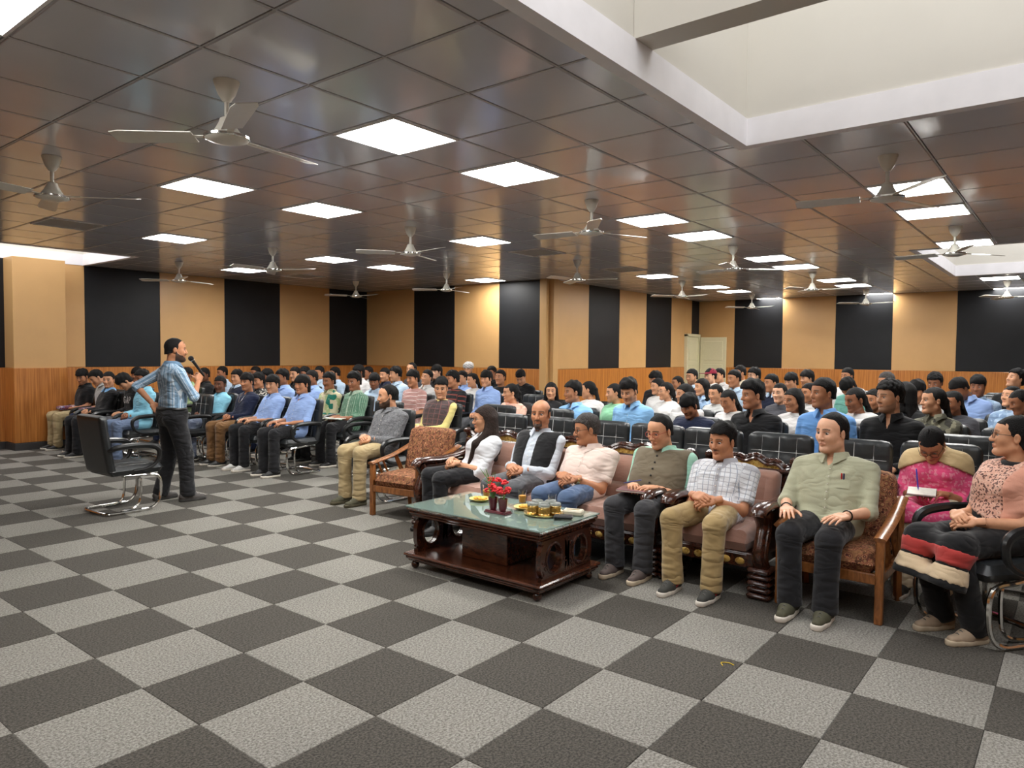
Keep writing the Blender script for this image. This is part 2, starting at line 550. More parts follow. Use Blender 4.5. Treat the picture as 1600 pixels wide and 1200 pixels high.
M_TAN = mat('tan_panel_laminate', lin((208, 164, 108)), .4, var=.03, scale=3, bump=.02, bscale=80)
M_TANP = mat('tan_wall_paint', lin((212, 168, 110)), .45, var=.03, scale=3)
M_BLK = mat('black_panel_laminate', lin((24, 25, 28)), .5, var=.1, scale=4, spec=.3)
M_CREAM = mat('cream_paint', lin((206, 202, 192)), .7, var=.02, scale=2)
M_WHITE = mat('white_paint', lin((232, 230, 232)), .7, var=.04, scale=5)
M_DOOR = mat('cream_door_paint', lin((216, 208, 172)), .5, var=.03)
M_SKIRT = mat('dark_grey_skirting', lin((62, 60, 60)), .5)
M_CEIL = mat('ceiling_tile_enamel', lin((200, 201, 206)), .17, var=.03, scale=2, spec=.75, bump=.003, bscale=3, coat=.22)
M_CEIL2 = mat('ceiling_runner_enamel', lin((165, 164, 165)), .35)
M_CBACK = mat('ceiling_void', lin((44, 43, 43)), .8)
M_DULL = mat('unlit_panel_acrylic', lin((150, 150, 146)), .6)
def wood(name, c1, c2, scale=(9, 9, .5), rough=.35, coat=.2):
    m = bpy.data.materials.new(name); m.use_nodes = True
    nt = m.node_tree; b = nt.nodes['Principled BSDF']; N = nt.nodes.new; Lk = nt.links.new
    b.inputs['Roughness'].default_value = rough; b.inputs['Coat Weight'].default_value = coat; b.inputs['Coat Roughness'].default_value = .15
    tc = N('ShaderNodeTexCoord'); mp = N('ShaderNodeMapping'); mp.inputs['Scale'].default_value = scale
    Lk(tc.outputs['Object'], mp.inputs[0])
    n1 = N('ShaderNodeTexNoise'); n1.inputs['Scale'].default_value = 4; n1.inputs['Detail'].default_value = 6; n1.inputs['Distortion'].default_value = .6
    Lk(mp.outputs[0], n1.inputs['Vector'])
    rp = N('ShaderNodeValToRGB'); rp.color_ramp.elements[0].position = .32; rp.color_ramp.elements[1].position = .68
    rp.color_ramp.elements[0].color = (*c1, 1); rp.color_ramp.elements[1].color = (*c2, 1)
    Lk(n1.outputs['Fac'], rp.inputs[0]); Lk(rp.outputs[0], b.inputs['Base Color'])
    bp = N('ShaderNodeBump'); bp.inputs['Strength'].default_value = .06; bp.inputs['Distance'].default_value = .004
    Lk(n1.outputs['Fac'], bp.inputs['Height']); Lk(bp.outputs[0], b.inputs['Normal'])
    return m
M_WAIN = wood('wainscot_veneer', lin((164, 98, 42)), lin((208, 138, 68)), (14, 14, .45), .32, .15)

def proj(P):
    """pixel (1600 x 1200) of world points, with depth; used to find which tiles show largest"""
    q = (np.asarray(P, float) - [0, 0, CAM_H])
    x, y, z = q @ _r2, q @ _u2, q @ _f
    zz = np.maximum(z, .05)
    return 800 + CAM_F * x / zz, 600 - CAM_F * y / zz, z

# floor and carpet tiles
b = MB(); b.box(((X0 + X1) / 2, (Y0 + Y1) / 2, -.06), (X1 - X0 + .4, Y1 - Y0 + .4, .1))
floor = tag(b.build('floor', M_SUB, smooth=False), kind='structure')
FX, FY, FT = 1.4562, 3.7671, 0.5
tile = MB(); tile.box((0, 0, -.005), (.4985, .4985, .010), bev=.0025)
T_L = tile.mesh('carpet_tile', False); T_D = T_L.copy()
T_L.materials.append(M_CL); T_D.materials.append(M_CD)
cells = []
for i in range(int((X0 - FX) / FT) - 1, int((X1 - FX) / FT) + 2):
    for j in range(int((Y0 - FY) / FT) - 1, int((Y1 - FY) / FT) + 2):
        x, y = FX + (i + .5) * FT, FY + (j + .5) * FT
        if not (X0 < x < X1 + .2 and Y0 < y < Y1 + .2): continue
        if x > XB + .3 and y > YC + .3: continue
        light = (i + j + 1) % 2 == 0
        u, v, d = proj([(x, y, 0)])
        inview = -60 < u[0] < 1660 and v[0] < 1290 and d[0] > .3
        cells.append((0 if inview else 1, d[0], x, y, light))
cells.sort()
rest = [MB(), MB()]
for n, (iv, d, x, y, light) in enumerate(cells):
    if n < 300 and iv == 0:
        link('carpet_tile', T_L if light else T_D, None, floor, (x, y, 0))
    else:
        rest[0 if light else 1].box((x, y, -.005), (.4985, .4985, .010))
V = np.concatenate(rest[0].V + rest[1].V)
F4 = np.array(rest[0].F4 + [[a + rest[0].n for a in f] for f in rest[1].F4])
me = mesh_np('carpet_tiling', V, [F4], False)
me.materials.append(M_CL); me.materials.append(M_CD)
me.polygons.foreach_set('material_index', np.r_[np.zeros(len(rest[0].F4)), np.ones(len(rest[1].F4))].astype(np.int32))
o = link('carpet_tiling', me, None, floor); o['kind'] = 'stuff'

# ceiling: metal tiles lying in a runner grid, with openings for the skylight wells
def minus(rect, holes):
    """rectangle minus axis-aligned rectangles -> list of rectangles"""
    out = [rect]
    for (a0, a1, b0, b1) in holes:
        nxt = []
        for (x0, x1, y0, y1) in out:
            if x1 <= a0 + 1e-6 or x0 >= a1 - 1e-6 or y1 <= b0 + 1e-6 or y0 >= b1 - 1e-6:
                nxt.append((x0, x1, y0, y1)); continue
            if x0 < a0: nxt.append((x0, a0, y0, y1))
            if x1 > a1: nxt.append((a1, x1, y0, y1))
            xa, xb = max(x0, a0), min(x1, a1)
            if y0 < b0: nxt.append((xa, xb, y0, b0))
            if y1 > b1: nxt.append((xa, xb, b1, y1))
        out = nxt
    return [r for r in out if r[1] - r[0] > .03 and r[3] - r[2] > .03]
SOLID = [(XB, 99, YC, 99)]
b = MB()
for r in minus((X0 - .1, X1 + .1, Y0 - .1, Y1 + .1), OPEN):
    b.box(((r[0] + r[1]) / 2, (r[2] + r[3]) / 2, H + .05), (r[1] - r[0], r[3] - r[2], .06))
ceiling = tag(b.build('ceiling', M_CBACK, smooth=False), kind='structure')
LIGHTS = []     # (p, q, lit) cells of the 0.6 m panels
ROWQ = {'coffee table': -1, 'standing speaker': -5}
def lc(q, ps, unlit=()):
    for p in ps: LIGHTS.append((p, q, p not in unlit))
lc(-1, (-2, 2, 4, 8, 10, 14, 16, 20, 22, 26))
lc(-5, (2, 4, 8, 10, 14, 16, 20, 22, 26), (10, 14))
lc(-10, (2, 4, 8, 10, 14), (2,))
lc(-14, (8, 10), (10,))
lc(3, (8, 10, 14, 22, 26))
LSET = {(p, q) for p, q, _ in LIGHTS}
pieces = []
for p in range(int((X0 - GX) / GS) - 1, int((X1 - GX) / GS) + 2):
    for q in range(int((GY - Y1) / GS) - 2, int((GY - Y0) / GS) + 2):
        if (p, q) in LSET: continue
        rc = (max(X0, GX + p * GS), min(X1, GX + (p + 1) * GS), max(Y0, GY - (q + 1) * GS), min(Y1, GY - q * GS))
        if rc[1] - rc[0] < .05 or rc[3] - rc[2] < .05: continue
        for r in minus(rc, OPEN + SOLID):
            c = ((r[0] + r[1]) / 2, (r[2] + r[3]) / 2)
            u, v, d = proj([(c[0], c[1], H)])
            iv = -120 < u[0] < 1720 and -160 < v[0] and d[0] > .4
            pieces.append((0 if iv else 1, d[0], r))
pieces.sort(key=lambda t: t[:2])
FULL = MB().box((0, 0, .006), (GS - .020, GS - .020, .014), bev=.004).mesh('ceiling_tile', False)
FULL.materials.append(M_CEIL)
rest = MB()
for n, (iv, d, r) in enumerate(pieces):
    c = ((r[0] + r[1]) / 2, (r[2] + r[3]) / 2); w = (r[1] - r[0] - .020, r[3] - r[2] - .020)
    if n < 300 and iv == 0:
        if abs(w[0] - GS + .02) < 1e-4 and abs(w[1] - GS + .02) < 1e-4:
            link('ceiling_tile', FULL, None, ceiling, (c[0], c[1], H))
        else:
            MB().box((0, 0, .006), (w[0], w[1], .014), bev=.004).build('ceiling_tile', M_CEIL, ceiling, False, loc=(c[0], c[1], H))
    else:
        rest.box((c[0], c[1], H + .006), (w[0], w[1], .014), bev=.004)
o = rest.build('ceiling_tiling', M_CEIL, ceiling, False); o['kind'] = 'stuff'
for q in range(int((GY - Y1) / GS), int((GY - Y0) / GS) + 1):
    y = GY - q * GS
    for r in minus((X0, X1, y - .04, y + .04), [(a - .0, b_ + .0, c, d) for a, b_, c, d in OPEN + SOLID]):
        if r[3] - r[2] > .07: MB().box(((r[0] + r[1]) / 2, y, H + .004), (r[1] - r[0], .010, .010)).build('grid_runner', M_CEIL2, ceiling, False)
for p in range(int((X0 - GX) / GS), int((X1 - GX) / GS) + 1):
    x = GX + p * GS
    for r in minus((x - .04, x + .04, Y0, Y1), OPEN + SOLID):
        if r[1] - r[0] > .07: MB().box((x, (r[2] + r[3]) / 2, H + .0045), (.010, r[3] - r[2], .010)).build('cross_runner', M_CEIL2, ceiling, False)

# skylight wells above the openings (curb band, walls, beam), open to the sky under glass
def well(n, op, top, beam=None):
    x0, x1, y0, y1 = op
    b = MB(); t = .08; hb = .175
    x0, x1, y0, y1 = x0 + .006, x1 - .006, y0 + .006, y1 - .006
    for (cx, cy, dx, dy) in ((x0 - t / 2, (y0 + y1) / 2, t, y1 - y0 + 2 * t), (x1 + t / 2, (y0 + y1) / 2, t, y1 - y0 + 2 * t), ((x0 + x1) / 2, y0 - t / 2, x1 - x0, t), ((x0 + x1) / 2, y1 + t / 2, x1 - x0, t)):
        b.box((cx, cy, H + hb / 2 - .003), (dx, dy, hb + .006))
    o = tag(b.build('trim_%d' % n, M_WHITE, smooth=False), kind='structure')
    w = MB(); s = .012
    for (cx, cy, dx, dy) in ((x0 - s - t / 2, (y0 + y1) / 2, t, y1 - y0 + 2 * t), (x1 + s + t / 2, (y0 + y1) / 2, t, y1 - y0 + 2 * t), ((x0 + x1) / 2, y0 - s - t / 2, x1 - x0 + 2 * t, t), ((x0 + x1) / 2, y1 + s + t / 2, x1 - x0 + 2 * t, t)):
        w.box((cx, cy, (H + .03 + top) / 2), (dx, dy, top - H - .03))
    w.build('well_wall', M_CREAM, o, False)
    if beam:
        MB().box((sum(beam) / 2, (y0 + y1) / 2, H + hb + .3), (beam[1] - beam[0], y1 - y0 + .02, .6)).build('well_beam', M_CREAM, o, False)
    return o
well(1, OPEN[0], 5.1, (3.26, 3.44))
well(2, OPEN[1], 4.3)
well(3, OPEN[2], 3.45)

# walls: a slab with wainscot boards, acoustic panels and skirting in front
WT = 1.25
def wall(name, axis, at, lo, hi, inward, seams, first_black, skirt, door=None, tall=None):
    """axis 'x': wall in plane Y = at running along X; axis 'y': plane X = at running along Y.  inward = +-1"""
    b = MB(); mid = (lo + hi) / 2; L = hi - lo
    def bx(mb, a0, a1, d0, d1, z0, z1, bev=0):
        c, w = (a0 + a1) / 2, a1 - a0
        off = at + inward * (d0 + d1) / 2; th = abs(d1 - d0)
        if axis == 'x': mb.box((c, off, (z0 + z1) / 2), (w, th, z1 - z0), bev=bev)
        else: mb.box((off, c, (z0 + z1) / 2), (th, w, z1 - z0), bev=bev)
    bx(b, lo - .1, hi + .1, -.15, 0, -.05, H + .05)
    root = tag(b.build(name, M_TANP, smooth=False), kind='structure')
    black = first_black
    for s0, s1 in zip(seams[:-1], seams[1:]):
        cuts = [(s0, s1, WT)]
        if door and s0 < door[1] and s1 > door[0]:
            cuts = []
            if s0 < door[0]: cuts.append((s0, door[0], WT))
            if s1 > door[1]: cuts.append((door[1], s1, WT))
            cuts.append((max(s0, door[0]), min(s1, door[1]), door[2]))
        for a, c, z0 in cuts:
            if c - a < .02: continue
            m = MB(); bx(m, a + .002, c - .002, 0, .018, z0 + .004, H - .002, .003)
            m.build('acoustic_panel', M_BLK if black else M_TAN, root, False)
            if z0 == WT:
                m = MB(); bx(m, a + .002, c - .002, 0, .026, .115, WT, .003)
                m.build('wainscot_board', M_WAIN, root, False)
        black = not black
    sk = MB()
    if door:
        if door[0] - lo > .05: bx(sk, lo, door[0] - .02, 0, .032, 0, .11, .004)
        if hi - door[1] > .05: bx(sk, door[1] + .02, hi, 0, .032, 0, .11, .004)
    else: bx(sk, lo, hi, 0, .032, 0, .11, .004)
    tag(sk.build('baseboard_' + skirt, M_SKIRT, smooth=False), kind='structure')
    return root
wall('wall_left', 'x', Y1, X0, XB, -1, [-2.2, -1.06, .14, 1.34, 2.54, 3.93, 4.94, 6.18, 7.42, 8.64, 9.88, XB], True, 'left')
wall('wall_step', 'y', XB, YC, Y1, -1, [YC, 9.02, 10.22, 11.42, Y1], True, 'step')
wall('wall_alcove', 'x', YC, XB, X1, -1, [XB, 12.29, 13.51, 14.72, 15.99, 17.14, X1], False, 'alcove', door=(16.74, 17.50, 2.07))
wall('wall_back', 'y', X1, Y0, YC, -1, [-4.2, -2.7, -1.5, -.3, .9, 2.09, 3.30, 4.48, 5.68, 6.86, YC], True, 'back')
wall('wall_right', 'x', Y0, X0, X1, 1, [-2.2] + [-1 + 1.2 * k for k in range(15)] + [X1], True, 'right')
wall('wall_front', 'y', X0, Y0, Y1, 1, [-4.2] + [-3 + 1.2 * k for k in range(13)] + [Y1], True, 'front')
# pilaster on the left wall: tan above, veneer below
b = MB(); b.box((4.16, 12.80, (WT + H) / 2), (.72, .40, H - WT), bev=.004)
pil = tag(b.build('trim_4', M_TAN, smooth=False), kind='structure')
MB().box((4.16, 12.79, (.115 + WT) / 2), (.74, .42, WT - .115), bev=.004).build('wainscot_board', M_WAIN, pil, False)
MB().box((4.16, 12.785, .055), (.75, .435, .11), bev=.004).build('skirting', M_SKIRT, pil, False)
# double door in the corner of the alcove: one leaf closed, one swung open along the back wall
def leaf(name, parent, w, h):
    """door leaf in the XZ plane with three raised panels, front towards -Y"""
    b = MB(); b.box((w / 2, 0, h / 2), (w, .035, h), bev=.003)
    o = b.build(name, M_DOOR, parent, False)
    for z0, z1 in ((.10, .62), (.72, 1.32), (1.42, h - .1)):
        MB().box((w / 2, -.021, (z0 + z1) / 2), (w - .17, .014, z1 - z0), bev=.006).build('door_panel', M_DOOR, o, False)
    hb = MB(); hb.tube([(w - .06, -.02, 1.0), (w - .06, -.06, 1.0), (w - .06, -.06, 1.12), (w - .06, -.02, 1.12)], .008, 6)
    hb.build('door_handle', M_STEEL, o)
    return o
M_STEEL = mat('brushed_steel', (.6, .6, .6), .3, metal=1)
b = MB()
for x in (16.76, 17.48): b.box((x, YC - .03, 1.035), (.07, .14, 2.07), bev=.006)
b.box((17.12, YC - .03, 2.05), (.79, .14, .07), bev=.006)
door = tag(b.build('door_1', M_DOOR, smooth=False), kind='structure')
l1 = leaf('door_leaf', door, .65, 2.01); l1.location = (16.795, YC - .05, 0)
l2 = leaf('door_leaf', door, .66, 2.01); l2.location = (17.47, YC - .12, 0); l2.rotation_euler = (0, 0, R(-84))

# ------------------------------------------------------------------ ceiling lights and fans
M_LED = emit('led_diffuser', (1.0, .985, .95), PANEL_LIGHT)
M_FRAME = mat('white_light_frame', lin((235, 235, 235)), .4)
LF = MB()
for sx in (-1, 1):
    LF.box((sx * (GS / 2 - .018), 0, -.002), (.016, GS - .02, .018)); LF.box((0, sx * (GS / 2 - .018), -.002), (GS - .052, .016, .018))
LF = LF.mesh('frame', False); LF.materials.append(M_FRAME)
LD = MB().box((0, 0, .004), (GS - .054, GS - .054, .008)).mesh('diffuser', False); LD.materials.append(M_LED)
ORD = ['nearest', 'second', 'third', 'fourth', 'fifth', 'sixth', 'seventh', 'eighth', 'ninth', 'tenth']
ROWN = {-1: 'over the coffee table', -5: 'over the empty wooden armchair', -10: 'over the boys in the front row', -14: 'along the left wall', 3: 'beyond the big skylight'}
for q in (-1, -5, -10, -14, 3):
    row = sorted([t for t in LIGHTS if t[1] == q])
    vis = [t for t in row]
    for n, (p, q_, lit) in enumerate(row):
        x, y = GX + (p + .5) * GS, GY - (q + .5) * GS
        t = empty('ceiling_light', (x, y, H))
        if q == -1 and p == -2:
            lab = 'square light panel cut by the top left corner of the photo'
        else:
            k = n - (1 if q == -1 else 0)
            lab = ('lit' if lit else 'unlit grey') + ' square ceiling panel, %s in the row %s' % (ORD[k], ROWN[q])
        tag(t, lab, 'ceiling light', 'square panels in the tiled ceiling')
        link('frame', LF, None, t)
        if lit: link('diffuser', LD, None, t)
        else: link('diffuser', LD, M_DULL, t)
M_FAN = mat('ivory_fan_enamel', lin((222, 219, 208)), .3, var=.02)
M_FANR = mat('fan_chrome_ring', (.75, .75, .74), .15, metal=1)
def fan_proto():
    t = empty('ceiling_fan')
    b = MB(); b.lathe([(.03, 0.0), (.066, -.002), (.062, -.02), (.045, -.07), (.022, -.105), (.014, -.11)], 18); b.build('canopy', M_FAN, t)
    b = MB(); b.tube([(0, 0, -.10), (0, 0, -.20)], .0125, 10); b.build('down_rod', M_FAN, t)
    b = MB(); b.lathe([(.016, -.185), (.034, -.195), (.04, -.215), (.055, -.245), (.075, -.275), (.108, -.285), (.115, -.296), (.108, -.305), (.06, -.32), (.02, -.323)], 22)
    mo = b.build('motor', M_FAN, t)
    b = MB(); b.lathe([(.109, -.286), (.1165, -.289), (.1165, -.300), (.109, -.303)], 22, cap=False); b.build('trim_ring', M_FANR, mo)
    for k in range(3):
        a = k * 2 * math.pi / 3
        bl = MB(); c, s_ = math.cos(a), math.sin(a)
        out = []; 
        for i in range(9):
            f = i / 8; x = .17 + .43 * f; w = .052 + .012 * f - .03 * max(0, f - .9) * 10 * .5
            for sgn in (-1, 1):
                for dz in (.0, .004):
                    out.append((x, sgn * w, -.292 + sgn * w * .22 + dz))
        F = []
        for i in range(8):
            a0, a1 = i * 4, (i + 1) * 4
            F += [(a0, a1, a1 + 2, a0 + 2), (a0 + 1, a0 + 3, a1 + 3, a1 + 1), (a0, a0 + 1, a1 + 1, a1), (a0 + 2, a1 + 2, a1 + 3, a0 + 3)]
        F += [(0, 2, 3, 1), (32, 33, 35, 34)]
        P = np.array(out); P = np.c_[P[:, 0] * c - P[:, 1] * s_, P[:, 0] * s_ + P[:, 1] * c, P[:, 2]]
        bl.add(P, F); bo = bl.build('blade', M_FAN, t)
        ar = MB(); ar.box(((.14) * c, .14 * s_, -.287), (.13, .035, .006), rot=[[c, -s_, 0], [s_, c, 0], [0, 0, 1]], bev=.002)
        ar.build('blade_arm', M_FAN, bo)
    return t
fan = fan_proto()
FANS = [(.5, -.5, 8, 'nearest ceiling fan, left of the brightest big light panel'), (.5, -4.5, 75, 'ceiling fan at the left edge, above the empty black chair'),
        (6.5, -4.5, 20, 'ceiling fan above the man in the yellow kurta'), (6.5, -.5, 95, 'ceiling fan hanging between the first pairs of light panels over the sofas'),
        (6.5, -13.3, 10, 'ceiling fan by the left wall tan panel, above the standing speaker'), (6.5, -9, 60, 'ceiling fan above the boys in the front row'),
        (12.4, -13.3, 30, 'small ceiling fan in the far left corner of the hall'), (12.4, -9.2, 5, 'ceiling fan in front of the wall with the white turban below'),
        (12.2, -4.5, 50, 'ceiling fan at the wall corner above the bald man'), (18.2, -4.5, 15, 'ceiling fan in the alcove above the open cream door'),
        (12.2, -.5, 70, 'ceiling fan left of the fifth light panel over the sofas'), (24.3, -4.5, 8, 'ceiling fan before the back wall black panel right of the door'),
        (18, -.5, 35, 'ceiling fan above the boy in the sky blue shirt, far back'), (24.3, -.5, 12, 'ceiling fan before the back wall black panel, second from the door'),
        (6.5, 3.6, 100, 'ceiling fan just beyond the big skylight, upper right'), (12.2, 3.6, 80, 'ceiling fan overlapping the far skylight opening'),
        (23.6, 3.6, 25, 'ceiling fan at the right edge by the back wall')]
for i, (p, q, a, lab) in enumerate(FANS):
    f = fan if i == 0 else copy_tree(fan)
    f.location = (GX + p * GS, GY - q * GS, H); f.rotation_euler = (0, 0, R(a))
    tag(f, lab, 'ceiling fan', 'ivory ceiling fans')
# ------------------------------------------------------------------ furniture
M_LEA = mat('black_leatherette', lin((44, 47, 49)), .30, var=.12, scale=40, bump=.08, bscale=220)
M_STI = mat('grey_stitching', lin((196, 198, 196)), .7)
M_CHR = mat('chrome_tube', (.72, .71, .69), .12, metal=1)
M_ARM = mat('black_arm_plastic', lin((26, 27, 28)), .3, var=.05)
M_DW = wood('dark_carved_wood', lin((38, 20, 13)), lin((74, 38, 24)), (8, 8, 8), .25, .5)
M_TEAK = wood('teak_wood', lin((112, 66, 30)), lin((164, 104, 54)), (10, 10, 3), .35, .3)
M_TOPW = wood('table_wood', lin((52, 27, 17)), lin((92, 50, 31)), (10, 2.5, 10), .22, .5)
M_MAUVE = fabric('mauve_velvet', lin((158, 118, 102)), wrinkle=.15, sheen=.5)
M_GOLD = fabric('gold_brocade', lin((186, 150, 76)), 'patch', lin((150, 114, 50)), 60, c3=lin((206, 176, 100)), wrinkle=.1)
def kilim(name):
    m = bpy.data.materials.new(name); m.use_nodes = True
    nt = m.node_tree; b = nt.nodes['Principled BSDF']; N = nt.nodes.new; Lk = nt.links.new
    b.inputs['Roughness'].default_value = .85; b.inputs['Specular IOR Level'].default_value = .2
    tc = N('ShaderNodeTexCoord')
    vo = N('ShaderNodeTexVoronoi'); vo.inputs['Scale'].default_value = 28; vo.inputs['Randomness'].default_value = .9; Lk(tc.outputs['Object'], vo.inputs['Vector'])
    r1 = N('ShaderNodeValToRGB'); cr = r1.color_ramp
    cols = [(.0, (40, 30, 30)), (.10, (172, 136, 98)), (.2, (84, 54, 48)), (.30, (132, 74, 56)), (.42, (160, 122, 84)), (.52, (118, 70, 54)), (.7, (136, 96, 66))]
    cr.interpolation = 'CONSTANT'
    cr.elements[0].color = (*lin(cols[0][1]), 1); cr.elements[1].position = cols[-1][0]; cr.elements[1].color = (*lin(cols[-1][1]), 1)
    for p, c in cols[1:-1]:
        e = cr.elements.new(p); e.color = (*lin(c), 1)
    mu = N('ShaderNodeMath'); mu.operation = 'MULTIPLY'; mu.inputs[1].default_value = 1.25; Lk(vo.outputs['Distance'], mu.inputs[0]); Lk(mu.outputs[0], r1.inputs[0])
    v2 = N('ShaderNodeTexVoronoi'); v2.inputs['Scale'].default_value = 60; Lk(tc.outputs['Object'], v2.inputs['Vector'])
    mx = N('ShaderNodeMix'); mx.data_type = 'RGBA'; mx.blend_type = 'OVERLAY'; mx.inputs[0].default_value = .55
    bw = N('ShaderNodeSeparateColor'); Lk(v2.outputs['Color'], bw.inputs[0]); cb = N('ShaderNodeCombineColor')
    for i in range(3): Lk(bw.outputs[0], cb.inputs[i])
    Lk(r1.outputs[0], mx.inputs[6]); Lk(cb.outputs[0], mx.inputs[7]); Lk(mx.outputs[2], b.inputs['Base Color'])
    return m
M_KIL = kilim('kilim_upholstery')

def slab(bend, w, z0, z1, th, nx=25, nz=23, seams_x=(), seams_z=(), depth=.012, round_=.05, swell=.012, sw=.022):
    """upholstered panel standing in the YZ plane, front towards +x; bend(z) gives the x of its middle; seams pinch the front"""
    us = np.linspace(-1, 1, nx); us = .35 * us + .65 * np.sin(us * math.pi / 2); vs = np.linspace(0, 1, nz); vs = .3 * vs + .7 * (1 - np.cos(vs * math.pi)) / 2
    V = []; 
    for face in (1, -1):
        for v in vs:
            for u in us:
                y = u * w / 2; z = z0 + v * (z1 - z0)
                # rounded outline: pull the corners in
                ex = max(0, abs(y) - (w / 2 - round_)); ez = max(0, round_ - (z - z0), z - (z1 - round_))
                if ex > 0 and ez > 0:
                    l = math.hypot(ex, ez)
                    if l > round_:
                        y = math.copysign(abs(y) - ex + ex * round_ / l, y)
                        if z > (z0 + z1) / 2: z = z - ez + ez * round_ / l
                        else: z = z + ez - ez * round_ / l
                edge = min(w / 2 - abs(u * w / 2), v * (z1 - z0), (1 - v) * (z1 - z0))
                e = min(1, edge / .04); t = th / 2 * math.sqrt(max(0, 1 - (1 - e) ** 2)) + swell * (1 - u * u) * (4 * v * (1 - v)) * (face > 0)
                if face > 0:
                    g = 0
                    for s_ in seams_x: g = max(g, math.exp(-((u * w / 2 - s_) / sw) ** 2))
                    for s_ in seams_z: g = max(g, math.exp(-((z - s_) / sw) ** 2))
                    t -= depth * g * e
                V.append((bend(z) + face * t, y, z))
    n = nx * nz; F = []
    for j in range(nz - 1):
        for i in range(nx - 1):
            a = j * nx + i
            F.append((a, a + 1, a + nx + 1, a + nx))
            F.append((n + a, n + a + nx, n + a + nx + 1, n + a + 1))
    for i in range(nx - 1):
        F.append((i, n + i, n + i + 1, i + 1)); a = (nz - 1) * nx + i
        F.append((a, a + 1, n + a + 1, n + a))
    for j in range(nz - 1):
        a = j * nx; F.append((a, a + nx, n + a + nx, n + a)); a = j * nx + nx - 1
        F.append((a, n + a, n + a + nx, a + nx))
    return np.array(V), F

def cushion(cx, cy, z0, dx, dy, th, seams_y=(), seams_x=(), nx=17, ny=21, depth=.010, crown=.02, bev=.045, sw=.02):
    """seat pad lying flat, top seamed"""
    V = []
    for face in (1, -1):
        for i in range(nx):
            for j in range(ny):
                u, v = 2 * i / (nx - 1) - 1, 2 * j / (ny - 1) - 1
                x, y = u * dx / 2, v * dy / 2
                edge = min(dx / 2 - abs(x), dy / 2 - abs(y)); e = min(1, edge / bev)
                t = th / 2 * math.sqrt(max(0, 1 - (1 - e) ** 2))
                if face > 0:
                    g = 0
                    for s_ in seams_y: g = max(g, math.exp(-((y - s_) / sw) ** 2))
                    for s_ in seams_x: g = max(g, math.exp(-((x - s_) / sw) ** 2))
                    t += crown * (1 - u * u) * (1 - v * v) - depth * g * e
                V.append((cx + x, cy + y, z0 + th / 2 + face * t))
    n = nx * ny; F = []
    for i in range(nx - 1):
        for j in range(ny - 1):
            a = i * ny + j
            F.append((a, a + ny, a + ny + 1, a + 1)); F.append((n + a, n + a + 1, n + a + ny + 1, n + a + ny))
    return np.array(V), F

# --- black cantilever visitor chair, facing +x, origin on the floor under the seat
CH_SEAT = .455
def chair_proto():
    t = empty('visitor_chair')
    V, F = cushion(0, 0, CH_SEAT - .10, .50, .49, .10, seams_y=(-.12, .12), seams_x=(0.05,), crown=.012, bev=.05)
    b = MB(); b.add(V, F); b.build('seat', M_LEA, t)
    bend = lambda z: -.225 - .16 * (z - .40) + .10 * (z - .62) ** 2
    V, F = slab(bend, .50, .37, .93, .075, seams_x=(-.13, 0, .13), seams_z=(.79, .64), depth=.012, round_=.07, swell=.0, sw=.016)
    b = MB(); b.add(V, F); bk = b.build('backrest', M_LEA, t)
    b = MB()
    def sx(z): return bend(z) + .0375 - .0115
    for y in (-.13, 0, .13): b.tube([(sx(z), y, z) for z in np.linspace(.45, .905, 9)], .0032, 4)
    for z in (.79, .64): b.tube([(sx(z), y, z) for y in np.linspace(-.215, .215, 5)], .0032, 4)
    b.build('stitching', M_STI, bk)
    for s_ in (-1, 1):
        y = s_ * .285
        pts = bez([(-.27, s_ * .25, .60), (-.20, y, .632), (-.02, y, .640), (.13, y, .622), (.185, y, .565), (.16, y, .47), (.07, y, .415), (-.05, s_ * .265, .40)], 4)
        rr = np.interp(np.linspace(0, 1, len(pts)), [0, .1, .45, .6, .8, 1], [.016, .026, .028, .022, .017, .015])
        b = MB(); b.tube(pts, rr, 8); b.build('armrest', M_ARM, t)
    b = MB()
    for s_ in (-1, 1):
        y = s_ * .235
        pts = bez([(-.13, y * .8, .352), (.05, y, .350), (.165, y, .340), (.215, y, .29), (.222, y, .19), (.20, y, .085), (.13, y, .024), (-.02, y, .018), (-.24, y, .018)], 4)
        b.tube(pts, .0145, 8)
    b.tube(bez([(-.23, -.235, .018), (-.275, -.20, .018), (-.285, 0, .018), (-.275, .20, .018), (-.23, .235, .018)], 4), .0145, 8)
    b.tube([(-.10, -.19, .352), (-.10, .19, .352)], .013, 8)
    b.build('frame', M_CHR, t)
    for s_ in (-1, 1):
        y = s_ * .165; b = MB()
        b.tube(bez([(.02, y, .345), (.06, y, .30), (.065, y, .18), (.045, y, .07), (-.02, y, .026), (-.13, s_ * .19, .022)], 4), .011, 6)
        b.build('inner_brace', M_CHR, t)
    return t
CHAIR = chair_proto(); CHAIR_USED = [False]
def place_chair(x, y, rz, label, group='black visitor chairs'):
    if not CHAIR_USED[0]: o = CHAIR; CHAIR_USED[0] = True
    else: o = copy_tree(CHAIR)
    o.location = (x, y, 0); o.rotation_euler = (0, 0, rz)
    tag(o, label, 'chair', group)
    return o

